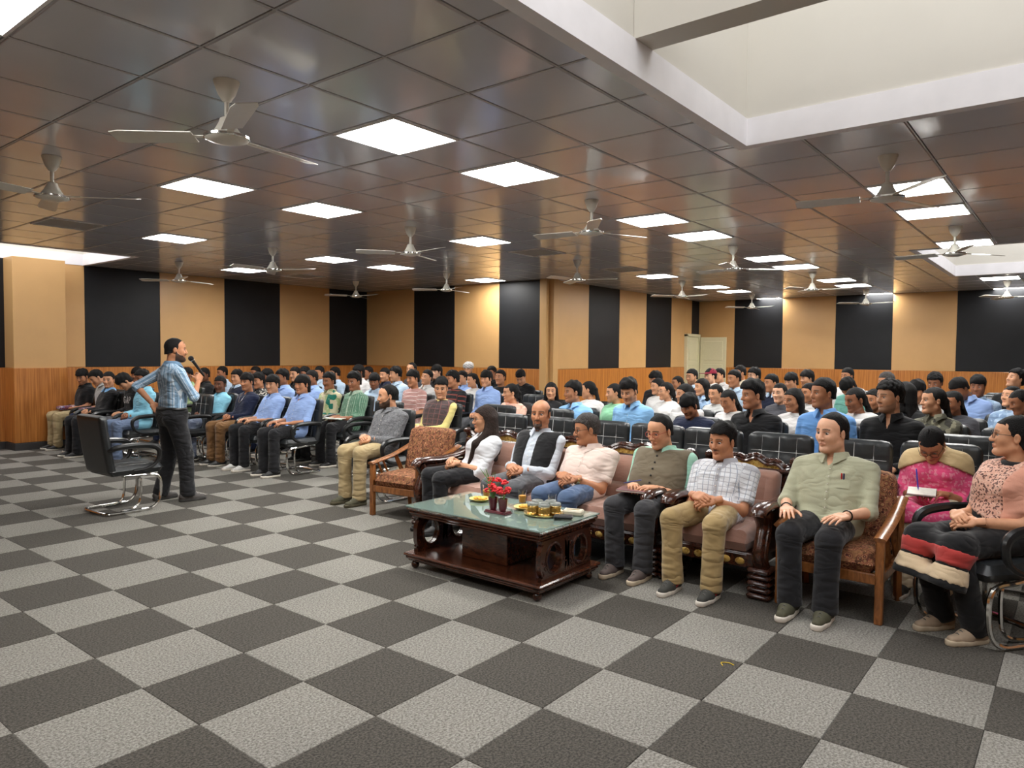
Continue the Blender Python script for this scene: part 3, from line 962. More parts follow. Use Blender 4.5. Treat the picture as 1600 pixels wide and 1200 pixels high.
# --- carved sofa set (faces -X in the hall); local frame faces +x
def sofa(name, w, nseat, label):
    t = empty(name); hw = w / 2; inner = w - .30
    b = MB()
    b.box((-.03, 0, .235), (.62, inner + .12, .10), bev=.01)            # seat rail
    b.box((.27, 0, .23), (.03, inner, .09), bev=.008)
    b.build('seat_rail', M_DW, t)
    g = MB()
    for k in range(int(inner / .09)):
        y = -inner / 2 + .045 + k * inner / int(inner / .09)
        g.sphere((.284, y, .225), .03, 8, 5, (.35, 1.1, .8))
    g.build('gilt_apron', M_GOLD, t)
    for k in range(nseat):
        cw = inner / nseat; y = -inner / 2 + (k + .5) * cw
        V, F = cushion(.0, y, .265, .58, cw - .006, .15, seams_y=tuple(y + f * cw for f in (-.3, -.1, .1, .3)), crown=.012, bev=.05, sw=.012, ny=33)
        V[:, 1] = V[:, 1]
        # seams are given in cushion coordinates
        V, F = cushion(0, 0, .265, .58, cw - .006, .15, seams_y=tuple(f * cw for f in (-.3, -.1, .1, .3)), crown=.012, bev=.05, sw=.012, ny=33)
        m = MB(); m.add(V + np.array([0, y, 0]), F); m.build('seat_cushion', M_MAUVE, t)
        bend = lambda z: -.26 - .28 * (z - .38)
        V, F = slab(bend, cw - .006, .38, .72, .13, nx=33, seams_x=tuple(f * cw for f in (-.3, -.1, .1, .3)), depth=.014, round_=.05, swell=.015, sw=.012)
        m = MB(); m.add(V + np.array([0, y, 0]), F); m.build('back_cushion', M_MAUVE, t)
        # lower bolster of the back
        m = MB(); V, F = slab(lambda z: -.20, cw - .006, .36, .53, .14, nx=33, nz=13, seams_x=tuple(f * cw for f in (-.3, -.1, .1, .3)), depth=.012, round_=.05, swell=.02, sw=.012)
        m.add(V + np.array([0, y, 0]), F); m.build('lumbar_cushion', M_MAUVE, t)
    # crest rail: wavy carved outline, gilt panel inside each bay
    n = 49; ys = np.linspace(-hw + .06, hw - .06, n)
    per = (ys / (inner / max(1, nseat)) + (.5 if nseat % 2 == 0 else 0))
    wave = .060 * np.abs(np.cos(math.pi * (per))) ** .7 + .012 * np.sin(per * 2 * math.pi * 3)
    top = .745 + wave; pts = np.c_[np.full(n, -.385), ys, top]
    b = MB(); b.tube(pts, .021, 6); b.tube(pts + np.array([.012, 0, -.022]), .012, 6)
    for k in range(0, n, 3): b.sphere(pts[k] + np.array([.012, 0, .006]), .018, 6, 4, (.7, 1.5, .8))
    b.tube([(-.375, -hw + .06, .715), (-.375, hw - .06, .715)], .018, 6)
    b.build('crest_rail', M_DW, t)
    g = MB(); P = []
    for k in range(n): P += [(-.378, ys[k], .715), (-.378, ys[k], top[k] - .01), (-.392, ys[k], .715), (-.392, ys[k], top[k] - .01)]
    F = []
    for k in range(n - 1):
        a = 4 * k; c = a + 4
        F += [(a, c, c + 1, a + 1), (a + 2, a + 3, c + 3, c + 2)]
    g.add(P, F); g.build('crest_panel', M_GOLD, t)
    b = MB(); b.box((-.36, 0, .45), (.035, w - .12, .60), rot=[[math.cos(.27), 0, -math.sin(.27)], [0, 1, 0], [math.sin(.27), 0, math.cos(.27)]], bev=.006)
    b.build('back_board', M_DW, t)
    for s_ in (-1, 1):
        y = s_ * (hw - .075)
        b = MB()
        # ribbed pedestal
        for k in range(5): b.box((.235, y, .022 + k * .040), (.15 - .008 * (k % 2), .15, .036), bev=.014)
        ped = b.build('pedestal', M_DW, t)
        b = MB(); b.box((-.27, y, .12), (.12, .12, .24), bev=.012); b.build('rear_leg', M_DW, t)
        a = MB()
        # S-curved front upright and broad arm board
        up = bez([(.24, y, .20), (.285, y, .28), (.255, y, .38), (.225, y, .46), (.27, y, .545)], 5)
        a.tube(up, [.052 - .012 * math.sin(math.pi * i / (len(up) - 1)) for i in range(len(up))], 10)
        a.tube(up + np.array([.0, s_ * .035, 0]), .02, 6)
        arm = bez([(-.36, y, .60), (-.2, y, .575), (0, y, .563), (.18, y, .572), (.29, y, .562), (.325, y, .525)], 5)
        a.tube(arm, np.interp(np.linspace(0, 1, len(arm)), [0, .6, 1], [.045, .062, .045]), 10, flat=((0, 0, 1), .5))
        a.tube(arm + np.array([0, s_ * .035, .014]), .012, 6)
        a.box((-.05, y, .40), (.50, .05, .28), bev=.012)
        a.build('arm', M_DW, t)
        c = MB(); post = bez([(-.30, s_ * (hw - .05), .24), (-.36, s_ * (hw - .05), .5), (-.41, s_ * (hw - .05), .70), (-.40, s_ * (hw - .06), .77), (-.36, s_ * (hw - .075), .80), (-.34, s_ * (hw - .07), .775)], 4)
        c.tube(post, np.interp(np.linspace(0, 1, len(post)), [0, .7, 1], [.035, .03, .014]), 8)
        for k in range(5): c.sphere(post[-4 - 2 * k] + np.array([.02, 0, 0]), .022, 6, 4)
        c.build('scroll_post', M_DW, t)
    t['label'] = label; t['category'] = 'sofa'
    t.rotation_euler = (0, 0, math.pi)
    return t
SO = sofa('carved_sofa', 2.40, 3, 'long dark carved wooden sofa with mauve channelled cushions behind the coffee table'); SO.location = (4.70, 3.425, 0)
SI = sofa('carved_sofa_chair', .76, 1, 'dark carved single sofa with mauve cushions under the man in the checked shirt'); SI.location = (4.70, 1.84, 0)

# --- teak armchair with kilim cushions, facing +x
def armchair(label, loc, rz):
    t = empty('wooden_armchair', loc, rz); tag(t, label, 'armchair', 'teak armchairs with patterned cushions')
    w = .60
    for s_ in (-1, 1):
        y = s_ * (w / 2 - .022)
        b = MB(); b.box((.27, y, .24), (.046, .044, .48), bev=.006); b.build('leg', M_TEAK, t, False)
        b = MB(); p = [(-.26, y, 0), (-.24, y, .3), (-.30, y, .62)]
        b.tube(bez(p, 4), .024, 4); b.build('leg', M_TEAK, t, False)
        ar = bez([(.30, y, .487), (.22, y, .500), (.0, y, .535), (-.2, y, .59), (-.33, y, .635)], 4)
        b = MB(); b.tube(ar, .036, 8, flat=((0, 0, 1), .42)); b.build('armrest', M_TEAK, t)
        # fan of slats under the arm
        for (x0, z0, x1, z1) in ((.20, .49, .10, .30), (.02, .30, .13, .50), (-.04, .52, -.16, .30), (-.20, .30, -.06, .53)):
            m = MB(); m.tube([(x0, y, z0), (x1, y, z1)], .014, 4); m.build('lattice_slat', M_TEAK, t, False)
        b = MB(); b.box((0, y, .255), (.50, .03, .06), bev=.004); b.build('side_rail', M_TEAK, t, False)
    b = MB(); b.box((.27, 0, .255), (.032, w - .08, .06), bev=.004); b.build('front_rail', M_TEAK, t, False)
    b = MB(); b.box((-.24, 0, .255), (.032, w - .08, .06), bev=.004); b.build('back_rail', M_TEAK, t, False)
    b = MB(); b.box((-.335, 0, .60), (.03, w - .06, .07), bev=.006); b.build('back_rail', M_TEAK, t, False)
    V, F = cushion(.02, 0, .275, .55, .505, .12, crown=.02, bev=.05)
    b = MB(); b.add(V, F); b.build('seat_cushion', M_KIL, t)
    V, F = slab(lambda z: -.18 - .26 * (z - .36), .52, .36, .80, .12, round_=.10, swell=.03)
    b = MB(); b.add(V, F); b.build('back_cushion', M_KIL, t)
    return t
armchair('empty teak armchair with patterned kilim cushions beside the woman in white', (4.73, 4.93, 0), math.pi + .10)
armchair('teak armchair with patterned cushions under the man in the olive shirt', (4.72, 1.14, 0), math.pi)

# --- coffee table
TX0, TX1, TY0, TY1 = 3.47, 4.14, 2.53, 3.70
tb = empty('coffee_table', ((TX0 + TX1) / 2, (TY0 + TY1) / 2, 0)); tag(tb, 'dark carved coffee table with a green glass top', 'coffee table')
tw, tl = TX1 - TX0, TY1 - TY0
def ltab(mb, c, d, bev=.006, m=M_TOPW, name='top', parent=tb):
    mb.box(c, d, bev=bev); return mb
b = MB(); b.box((0, 0, .425), (tw, tl, .022), bev=.008); b.box((0, 0, .402), (tw - .02, tl - .02, .026), bev=.010); b.box((0, 0, .380), (tw - .05, tl - .05, .022), bev=.008)
b.build('top', M_TOPW, tb, False)
M_GLASS = mat('green_tinted_glass', lin((222, 240, 232)), .02, spec=.6, trans=.85, ior=1.5, var=0)
M_GREEN = mat('printed_green_underlay', lin((142, 164, 152)), .12, var=.04, scale=7, coat=.6)
b = MB(); b.box((0, 0, .4375), (tw - .02, tl - .02, .003)); b.build('green_underlay', M_GREEN, tb, False)
b = MB(); b.box((0, 0, .445), (tw + .012, tl + .012, .010), bev=.003); b.build('glass_sheet', M_GLASS, tb, False)
M_PET = mat('printed_petal', lin((206, 200, 178)), .4, var=.2, scale=60)
b = MB(); rnd = random.Random(4)
for (cx, cy) in ((.02, .40), (-.20, -.24)):
    for k in range(16):
        a = rnd.uniform(0, 6.28); r_ = rnd.uniform(.0, .075)
        b.lathe([(rnd.uniform(.008, .02), .4391), (.004, .4394)], 7, (cx + r_ * math.cos(a) * .6, cy + r_ * math.sin(a) * 1.4, 0))
b.build('flower_print', M_PET, tb)
b = MB()
b.box((0, 0, .105), (tw + .03, tl + .03, .022), bev=.008); b.box((0, 0, .085), (tw + .01, tl + .01, .026), bev=.010); b.box((0, 0, .066), (tw - .02, tl - .02, .018), bev=.006)
b.build('shelf', M_TOPW, tb, False)
b = MB(); b.box((.02, .02, .245), (.34, .40, .256), bev=.004); b.build('centre_box', M_TOPW, tb, False)
for sx in (-1, 1):
    for sy in (-1, 1):
        b = MB(); b.sphere((sx * (tw / 2 - .045), sy * (tl / 2 - .05), .030), .030, 10, 7); b.lathe([(.02, .05), (.03, .062)], 10, (sx * (tw / 2 - .045), sy * (tl / 2 - .05), 0))
        b.build('bun_foot', M_DW, tb)
# pierced end panels, two oval openings each, with carved scrolls
for sy in (-1, 1):
    y = sy * (tl / 2 - .045)
    b = MB()
    for cx in (-.145, .145):
        n = 28; a = np.arange(n) * 2 * math.pi / n
        sq = lambda t, w_, h_: (np.sign(np.cos(t)) * np.abs(np.cos(t)) ** .65 * w_, np.sign(np.sin(t)) * np.abs(np.sin(t)) ** .65 * h_)
        ox, oz = sq(a, .146, .126); ix, iz = .078 * np.cos(a), .090 * np.sin(a)
        b.ringplate(np.c_[cx + ox, .243 + oz], np.c_[cx + ix, .243 + iz], y - .018, y + .018, 'y')
        b.tube(np.c_[cx + ix * 1.06, np.full(n, y + sy * .018), .243 + iz * 1.06], .009, 6, closed=True)
        b.tube(np.c_[cx + ix * 1.06, np.full(n, y - sy * .018), .243 + iz * 1.06], .009, 6, closed=True)
    b.box((0, y, .243), (.05, .036, .25)); b.box((0, y, .358), (.56, .040, .02)); b.box((0, y, .127), (.56, .040, .024))
    ep = b.build('end_panel', M_DW, tb)
    c = MB(); rnd = random.Random(9)
    for k in range(34):
        x, z = rnd.uniform(-.28, .28), rnd.uniform(.14, .35)
        if min(((x - q) / .092) ** 2 + ((z - .243) / .104) ** 2 for q in (-.145, .145)) < 1: continue
        t = np.linspace(0, 4.5, 9); r_ = .004 + .004 * t; ph = rnd.uniform(0, 6.28)
        c.tube(np.c_[x + r_ * np.cos(t + ph), np.full(9, y + sy * .019), z + r_ * np.sin(t + ph)], .0045, 5)
    if c.n: c.build('carving', M_DW, ep)
# ------------------------------------------------------------------ people
# head frame: origin between the ears, +x forward, +y the person's left, z up; metres for a 1.72 m adult
def head_field(h, fem=False):
    f = Field((-.13, -.10, -.24), (.14, .10, .14), h)
    f.ell((-.014, 0, .032), (.096, .075, .088), .01)                       # cranium
    f.ell((.034, 0, -.030), (.056, .058 if fem else .060, .084), .03)      # face
    f.ell((.030, 0, .045), (.060, .060, .050), .03)                        # forehead
    for s in (-1, 1):
        f.cone((-.005, s * .050, -.062), (.062, s * .016, -.103), .020, .018, .03)   # jaw
        f.ell((.056, s * .041, -.022), (.026, .022, .026), .03)           # cheekbone
        f.cone((.082, s * .012, .024), (.072, s * .044, .022), .011, .009, .015)      # brow
    f.ell((.077, 0, -.102), (.020, .022, .017), .02)                       # chin
    for s in (-1, 1):
        f.ell((.094, s * .031, .003), (.015, .018, .012), .012, cut=True)  # eye socket
    for s in (-1, 1):
        f.cone((.079, s * .020, .0115), (.074, s * .043, .0105), .0040, .0042, .006)      # upper lid
        f.cone((.078, s * .020, -.0078), (.073, s * .042, -.0072), .0034, .0036, .006)    # lower lid
    f.cone((.088, 0, .016), (.108, 0, -.030), .0085, .0125, .012)          # nose
    for s in (-1, 1): f.ell((.099, s * .012, -.034), (.010, .008, .008), .006)
    f.cone((.086, -.020, -.0625), (.0935, 0, -.0575), .0045, .0062, .006); f.cone((.086, .020, -.0625), (.0935, 0, -.0575), .0045, .0062, .006)
    f.cone((.086, -.017, -.0675), (.0915, 0, -.0705), .0045, .0068, .006); f.cone((.086, .017, -.0675), (.0915, 0, -.0705), .0045, .0068, .006)
    f.cone((.104, 0, -.064), (.091, .0, -.0642), .0015, .0015, .004, cut=True)
    r = .046 if fem else .054
    f.cone((-.022, 0, -.055), (-.038, 0, -.215), r, r + .006, .035)        # neck
    for s in (-1, 1):
        ry = R(18) * s
        f.ell((-.010, s * .077, -.008), (.019, .008, .031), .008, rot=[[math.cos(ry), -math.sin(ry), 0], [math.sin(ry), math.cos(ry), 0], [0, 0, 1]])
        f.ell((-.004, s * .085, -.006), (.010, .005, .017), .004, cut=True)
    return f
HEADS = {}
for nm, hh in (('hi', .0050), ('mid', .0068), ('lo', .0115)):
    for fem in (0, 1):
        V, Q = head_field(hh, fem).surf()
        HEADS[nm, fem] = (V, Q, vnormals(V, Q))

def eye_mesh(n, m):
    V = []; 
    for i in range(m + 1):
        a = math.pi * i / m
        for k in range(n):
            p = 2 * math.pi * k / n
            V.append((math.cos(a), math.sin(a) * math.cos(p), math.sin(a) * math.sin(p)))
    Q = [(i * n + k, i * n + (k + 1) % n, (i + 1) * n + (k + 1) % n, (i + 1) * n + k) for i in range(m) for k in range(n)]
    return np.array(V), np.array(Q)
EYE = eye_mesh(12, 12); EYE_LO = eye_mesh(7, 7)

# hands: wrist at the origin, fingers along +x, palm facing -z, thumb on +y (left hand is mirrored)
def hand_field(h, curl, spread=.04, thumb=0.0):
    f = Field((-.05, -.07, -.10), (.20, .08, .05), h)
    f.cone((-.045, 0, 0), (.012, 0, 0), .027, .026, .01, flat=((0, 0, 1.0), .72))
    f.rbox((.050, 0, 0), (.045, .040, .0135), .013, .02)
    f.cone((.01, .022, -.006), (.05, .036, -.008), .018, .015, .015)
    base = [(.088, .030, 0), (.093, .010, .002), (.090, -.011, .001), (.082, -.030, -.002)]
    ln = [(.042, .026, .022), (.047, .029, .023), (.043, .027, .022), (.033, .021, .020)]
    for i, (b, l) in enumerate(zip(base, ln)):
        p = np.array(b, float); a = 0.0; yaw = spread * (1.5 - i)
        for j in range(3):
            a += curl[j]
            q = p + l[j] * np.array([math.cos(a) * math.cos(yaw), math.cos(a) * math.sin(yaw), -math.sin(a)])
            f.cone(p, q, .0092 - .0011 * j - (.001 if i == 3 else 0), .0085 - .0011 * j - (.001 if i == 3 else 0), .004)
            p = q
    p = np.array((.018, .034, -.008)); d = nrm((.62, .72, -.22 - thumb))
    q = p + .042 * d; f.cone(p, q, .0135, .0105, .008)
    d2 = nrm((.85, .40 - .5 * thumb, -.30 - thumb * .8)); r_ = q + .032 * d2; f.cone(q, r_, .0105, .009, .004)
    d3 = nrm((.95, .1 - .8 * thumb, -.25 - thumb)); f.cone(r_, r_ + .024 * d3, .009, .0075, .004)
    return f
HANDS = {}
for nm, cu, sp, th in (('flat', (.16, .20, .14), .07, .0), ('relax', (.35, .45, .30), .05, .2), ('grip', (1.15, 1.35, .7), .01, .9), ('clasp', (.55, .95, .45), .03, .5)):
    for lv, hh in (('hi', .0052), ('lo', .0085)):
        HANDS[nm, lv] = hand_field(hh, cu, sp, th).surf()

# shoes: heel at x = -.07, toe at +.19, ankle over the origin, floor z = 0
def shoe_parts():
    out = {}
    for lv, h in (('hi', .007), ('lo', .013)):
        f = Field((-.10, -.06, -.01), (.21, .06, .15), h)
        f.cone((-.05, 0, .050), (.06, 0, .045), .040, .040, .02); f.cone((.06, 0, .040), (.150, 0, .034), .040, .030, .03, flat=((0, 0, 1.0), .8))
        f.cone((-.035, 0, .05), (-.02, 0, .115), .040, .036, .03)
        f.fn(lambda x, y, z: .022 - z, inter=True)
        f.cone((-.02, 0, .13), (-.022, 0, .105), .028, .026, 0, cut=True)
        out['up', lv] = f.surf()
        f = Field((-.11, -.06, -.01), (.22, .06, .05), h * .8)
        f.cone((-.05, 0, .015), (.06, 0, .015), .042, .045, .01); f.cone((.06, 0, .015), (.155, 0, .018), .045, .036, .01)
        f.fn(lambda x, y, z: np.maximum(z - .030 - .008 * np.maximum(0, x - .1) * 6, -z), inter=True)
        out['sole', lv] = f.surf()
    return {k: mesh_np('shoe_' + k[0], v[0], [v[1]]) for k, v in out.items()}
SHOE = shoe_parts()
M_SHOE0 = mat('shoe_black', lin((30, 29, 29)), .5); M_SOLE0 = mat('sole_white', lin((214, 206, 194)), .7)
for k, me in SHOE.items(): me.materials.append(M_SOLE0 if k[0] == 'sole' else M_SHOE0)

_b = MB()
for _k in range(5):
    _x, _z = .115 - .026 * _k, .064 + .0125 * _k
    _b.tube([(_x, -.026, _z - .014), (_x + .004, 0, _z + .004), (_x, .026, _z - .014)], .0032, 5)
LACES = _b.mesh('laces'); M_LACE = mat('grey_laces', lin((92, 90, 86)), .8); LACES.materials.append(M_LACE)
# hair styles in the head frame
def hairline(x, pts):
    xs, zs = zip(*sorted(pts)); return np.interp(x, xs, zs)
def noise3(x, y, z, s, seed=0):
    r = random.Random(seed); v = 0
    for i in range(4):
        k = np.array([r.uniform(-1, 1) for _ in range(3)]); k = nrm(k) * s * r.uniform(.7, 1.5)
        v = v + np.sin(k[0] * x + k[1] * y + k[2] * z + r.uniform(0, 6.28))
    return v / 4
HL_M = [(-.12, -.050), (-.08, -.046), (-.035, -.038), (-.02, -.025), (.006, -.025), (.014, .004), (.026, .034), (.046, .056), (.075, .066), (.14, .070)]
HL_F = [(-.12, -.085), (-.05, -.070), (-.03, -.045), (.005, -.01), (.03, .03), (.06, .060), (.09, .070), (.14, .072)]
def hair_field(style, h):
    long_ = style in ('long', 'pony', 'bun', 'braid', 'longfront')
    f = Field((-.22, -.14, -.50 if long_ else -.13), (.26 if long_ else .15, .24 if style == 'longfront' else .14, .17), h)
    hl = HL_F if long_ else HL_M
    t0, tt, tf, tb = .008, .014, .010, .010           # side, top, front, back thickness
    lump, fr = .003, 90
    if style == 'short': t0, tt, tf, tb = .005, .020, .016, .009; lump = .004
    if style == 'crop': t0, tt, tf, tb = .003, .007, .004, .004; lump = .001
    if style == 'side': t0, tt, tf, tb = .008, .030, .028, .012; lump = .006
    if style == 'quiff': t0, tt, tf, tb = .005, .040, .040, .011; lump = .007
    if style == 'bowl':
        t0, tt, tf, tb = .009, .030, .028, .012; lump = .006
        hl = [(-.12, -.06), (-.04, -.045), (-.02, -.02), (.012, -.02), (.02, .012), (.045, .034), (.075, .042), (.14, .046)]
    if style == 'fringe':
        t0, tt, tf, tb = .014, .026, .026, .018; lump = .006
        hl = [(-.12, -.08), (-.04, -.06), (-.02, -.035), (.018, -.03), (.03, .012), (.05, .026), (.14, .034)]
    if style == 'curly': t0, tt, tf, tb = .010, .034, .028, .016; lump, fr = .009, 170
    if style == 'spiky': t0, tt, tf, tb = .004, .032, .026, .012; lump, fr = .008, 210
    if style == 'mop':
        t0, tt, tf, tb = .018, .024, .022, .024; lump = .004
        hl = [(-.14, -.115), (-.05, -.105), (-.025, -.05), (.012, -.035), (.03, .012), (.06, .026), (.14, .036)]
    if style == 'recede':
        t0, tt, tf, tb = .008, .010, .004, .012
        hl = [(-.12, -.052), (-.035, -.040), (-.02, -.028), (.006, -.028), (.012, .01), (.020, .050), (.040, .078), (.07, .100), (.14, .12)]
    if style in ('pony', 'bun', 'braid'): t0, tt, tf, tb = .006, .009, .006, .010; lump = .0015
    if style in ('long', 'longfront'): t0, tt, tf, tb = .014, .014, .012, .020; lump = .002
    def shell(x, y, z):
        # thickness blends by direction from the cranium centre
        dx, dy, dz = x + .014, y, z - .032
        l = np.sqrt(dx * dx + dy * dy + dz * dz) + 1e-6
        up, fw = np.clip(dz / l, 0, 1), dx / l
        t = t0 + (tt - t0) * up ** 1.2 + (tf - t0) * np.clip(fw, 0, 1) * np.clip(dz / l + .2, 0, 1) + (tb - t0) * np.clip(-fw, 0, 1) * (1 - up)
        t = t + lump * noise3(x, y, z, fr, 3) * (0.35 + up)
        if style == 'side': t = t + .010 * np.clip(y / .07, -1, 1) * up
        ra = np.array([.096, .075, .088])
        k0 = np.sqrt((dx / ra[0]) ** 2 + (dy / ra[1]) ** 2 + (dz / ra[2]) ** 2); k1 = np.sqrt((dx / ra[0] ** 2) ** 2 + (dy / ra[1] ** 2) ** 2 + (dz / ra[2] ** 2) ** 2)
        d = k0 * (k0 - 1) / np.maximum(k1, 1e-6)
        # forehead bulge belongs to the skull too
        fx, fz = x - .030, z - .045
        k0 = np.sqrt((fx / .060) ** 2 + (y / .060) ** 2 + (fz / .050) ** 2); k1 = np.sqrt((fx / .0036) ** 2 + (y / .0036) ** 2 + (fz / .0025) ** 2)
        d = np.minimum(d, k0 * (k0 - 1) / np.maximum(k1, 1e-6))
        # nape
        nx = x + .045; k = np.sqrt(nx * nx + y * y) - .060
        d = np.minimum(d, np.maximum(k, z - .0))
        wob = .006 * noise3(x, y, z, 110, 8) + .003 * noise3(x, y, z, 260, 18)
        zl = hairline(x, hl) + wob + (.010 * noise3(x, y * 1.6, z * .2, 75, 21) * np.clip((x - .02) / .05, 0, 1) if style in ('bowl', 'fringe', 'mop', 'side', 'quiff', 'curly', 'spiky') else 0)
        if style == 'recede': zl = zl + 0.0
        c = (zl - z) * .8
        if style == 'bald':
            band = np.maximum(z - (.052 - .35 * np.maximum(0, x + .02)), x - .020)
            c = np.maximum(c, band * .8)
        v = np.maximum(d - t, c)
        if long_:   # parting
            v = np.maximum(v, -(np.sqrt(y * y + (z - .135) ** 2 * .02) - .0022) * (x > -.02) - (x <= -.02) * 9)
        return v
    f.fn(lambda x, y, z: shell(x, y, z))
    for s in (-1, 1): 
        if style not in ('long', 'longfront'): f.ell((-.008, s * .082, -.012), (.022, .016, .034), .004, cut=True)
    if style == 'longfront':
        f.cone((-.03, -.070, .02), (-.060, -.080, -.15), .030, .034, .03)
        f.cone((-.03, .070, .02), (-.005, .092, -.13), .032, .036, .03); f.cone((-.005, .092, -.13), (.105, .120, -.22), .038, .038, .03); f.cone((.105, .120, -.22), (.195, .090, -.46), .038, .012, .03)
        f.cone((-.07, .06, .0), (-.085, .10, -.20), .040, .036, .04); f.cone((-.085, .10, -.20), (-.06, .19, -.36), .040, .022, .04)
        f.cone((-.09, 0, .0), (-.115, 0, -.30), .055, .055, .04, flat=((1.0, 0, 0), .55))
    if style == 'long':
        for s in (-1, 1):
            f.cone((-.03, s * .070, .02), (-.040, s * .088, -.17), .030, .034, .03); f.cone((-.040, s * .088, -.17), (-.01, s * .098, -.40), .034, .020, .03)
        f.cone((-.09, 0, .0), (-.105, 0, -.36), .055, .060, .04, flat=((1.0, 0, 0), .55))
    if style == 'pony':
        f.ell((-.112, 0, .0), (.030, .030, .030), .01)
        f.cone((-.115, 0, -.01), (-.135, .015, -.15), .026, .030, .02); f.cone((-.135, .015, -.15), (-.110, .03, -.36), .030, .012, .02)
    if style == 'bun':
        f.ell((-.118, 0, -.01), (.034, .042, .040), .008)
    if style == 'braid':
        p = np.array((-.10, 0, -.05))
        for k in range(11):
            f.ell(p + np.array((-.012 - .001 * k + .006 * (k % 2), .006 * (-1) ** k, -.03 * k)), (.022, .022, .021), .006)
    return f
HAIR = {}
def hair_mesh(style, lv):
    if (style, lv) not in HAIR:
        V, Q = hair_field(style, {'hi': .0056, 'mid': .0075, 'lo': .0100}[lv]).surf()
        HAIR[style, lv] = mesh_np('hair', V, [Q])
    return HAIR[style, lv]
def hairmat(name, c):
    m = mat(name, c, .62, spec=.22, var=.6, scale=90, bump=.8, bscale=150, stretch=(1.0, 2.6, .5))
    return m
M_HAIR = hairmat('black_hair', lin((17, 15, 15))); M_HAIRB = hairmat('dark_brown_hair', lin((44, 32, 27))); M_HAIRG = hairmat('greying_hair', lin((70, 66, 64)))
for k in (): pass

# skin: one material reading the colour painted per vertex (lips, brows, beard, eyes)
m = bpy.data.materials.new('skin'); m.use_nodes = True; M_SKIN = m
nt = m.node_tree; b = nt.nodes['Principled BSDF']
b.inputs['Roughness'].default_value = .48; b.inputs['Specular IOR Level'].default_value = .4
b.inputs['Subsurface Weight'].default_value = .0
at = nt.nodes.new('ShaderNodeAttribute'); at.attribute_name = 'tone'
tc = nt.nodes.new('ShaderNodeTexCoord'); nz = nt.nodes.new('ShaderNodeTexNoise'); nz.inputs['Scale'].default_value = 45; nz.inputs['Detail'].default_value = 4
nt.links.new(tc.outputs['Object'], nz.inputs['Vector'])
rp = nt.nodes.new('ShaderNodeValToRGB'); rp.color_ramp.elements[0].color = (.88, .86, .85, 1); rp.color_ramp.elements[1].color = (1.1, 1.1, 1.1, 1)
nt.links.new(nz.outputs['Fac'], rp.inputs[0])
mx = nt.nodes.new('ShaderNodeMix'); mx.data_type = 'RGBA'; mx.blend_type = 'MULTIPLY'; mx.inputs[0].default_value = 1
nt.links.new(at.outputs['Color'], mx.inputs[6]); nt.links.new(rp.outputs[0], mx.inputs[7]); nt.links.new(mx.outputs[2], b.inputs['Base Color'])
TONES = {'fair': lin((226, 174, 142)), 'wheat': lin((212, 156, 120)), 'tan': lin((190, 132, 97)), 'brown': lin((160, 106, 76)), 'dark': lin((116, 74, 54))}

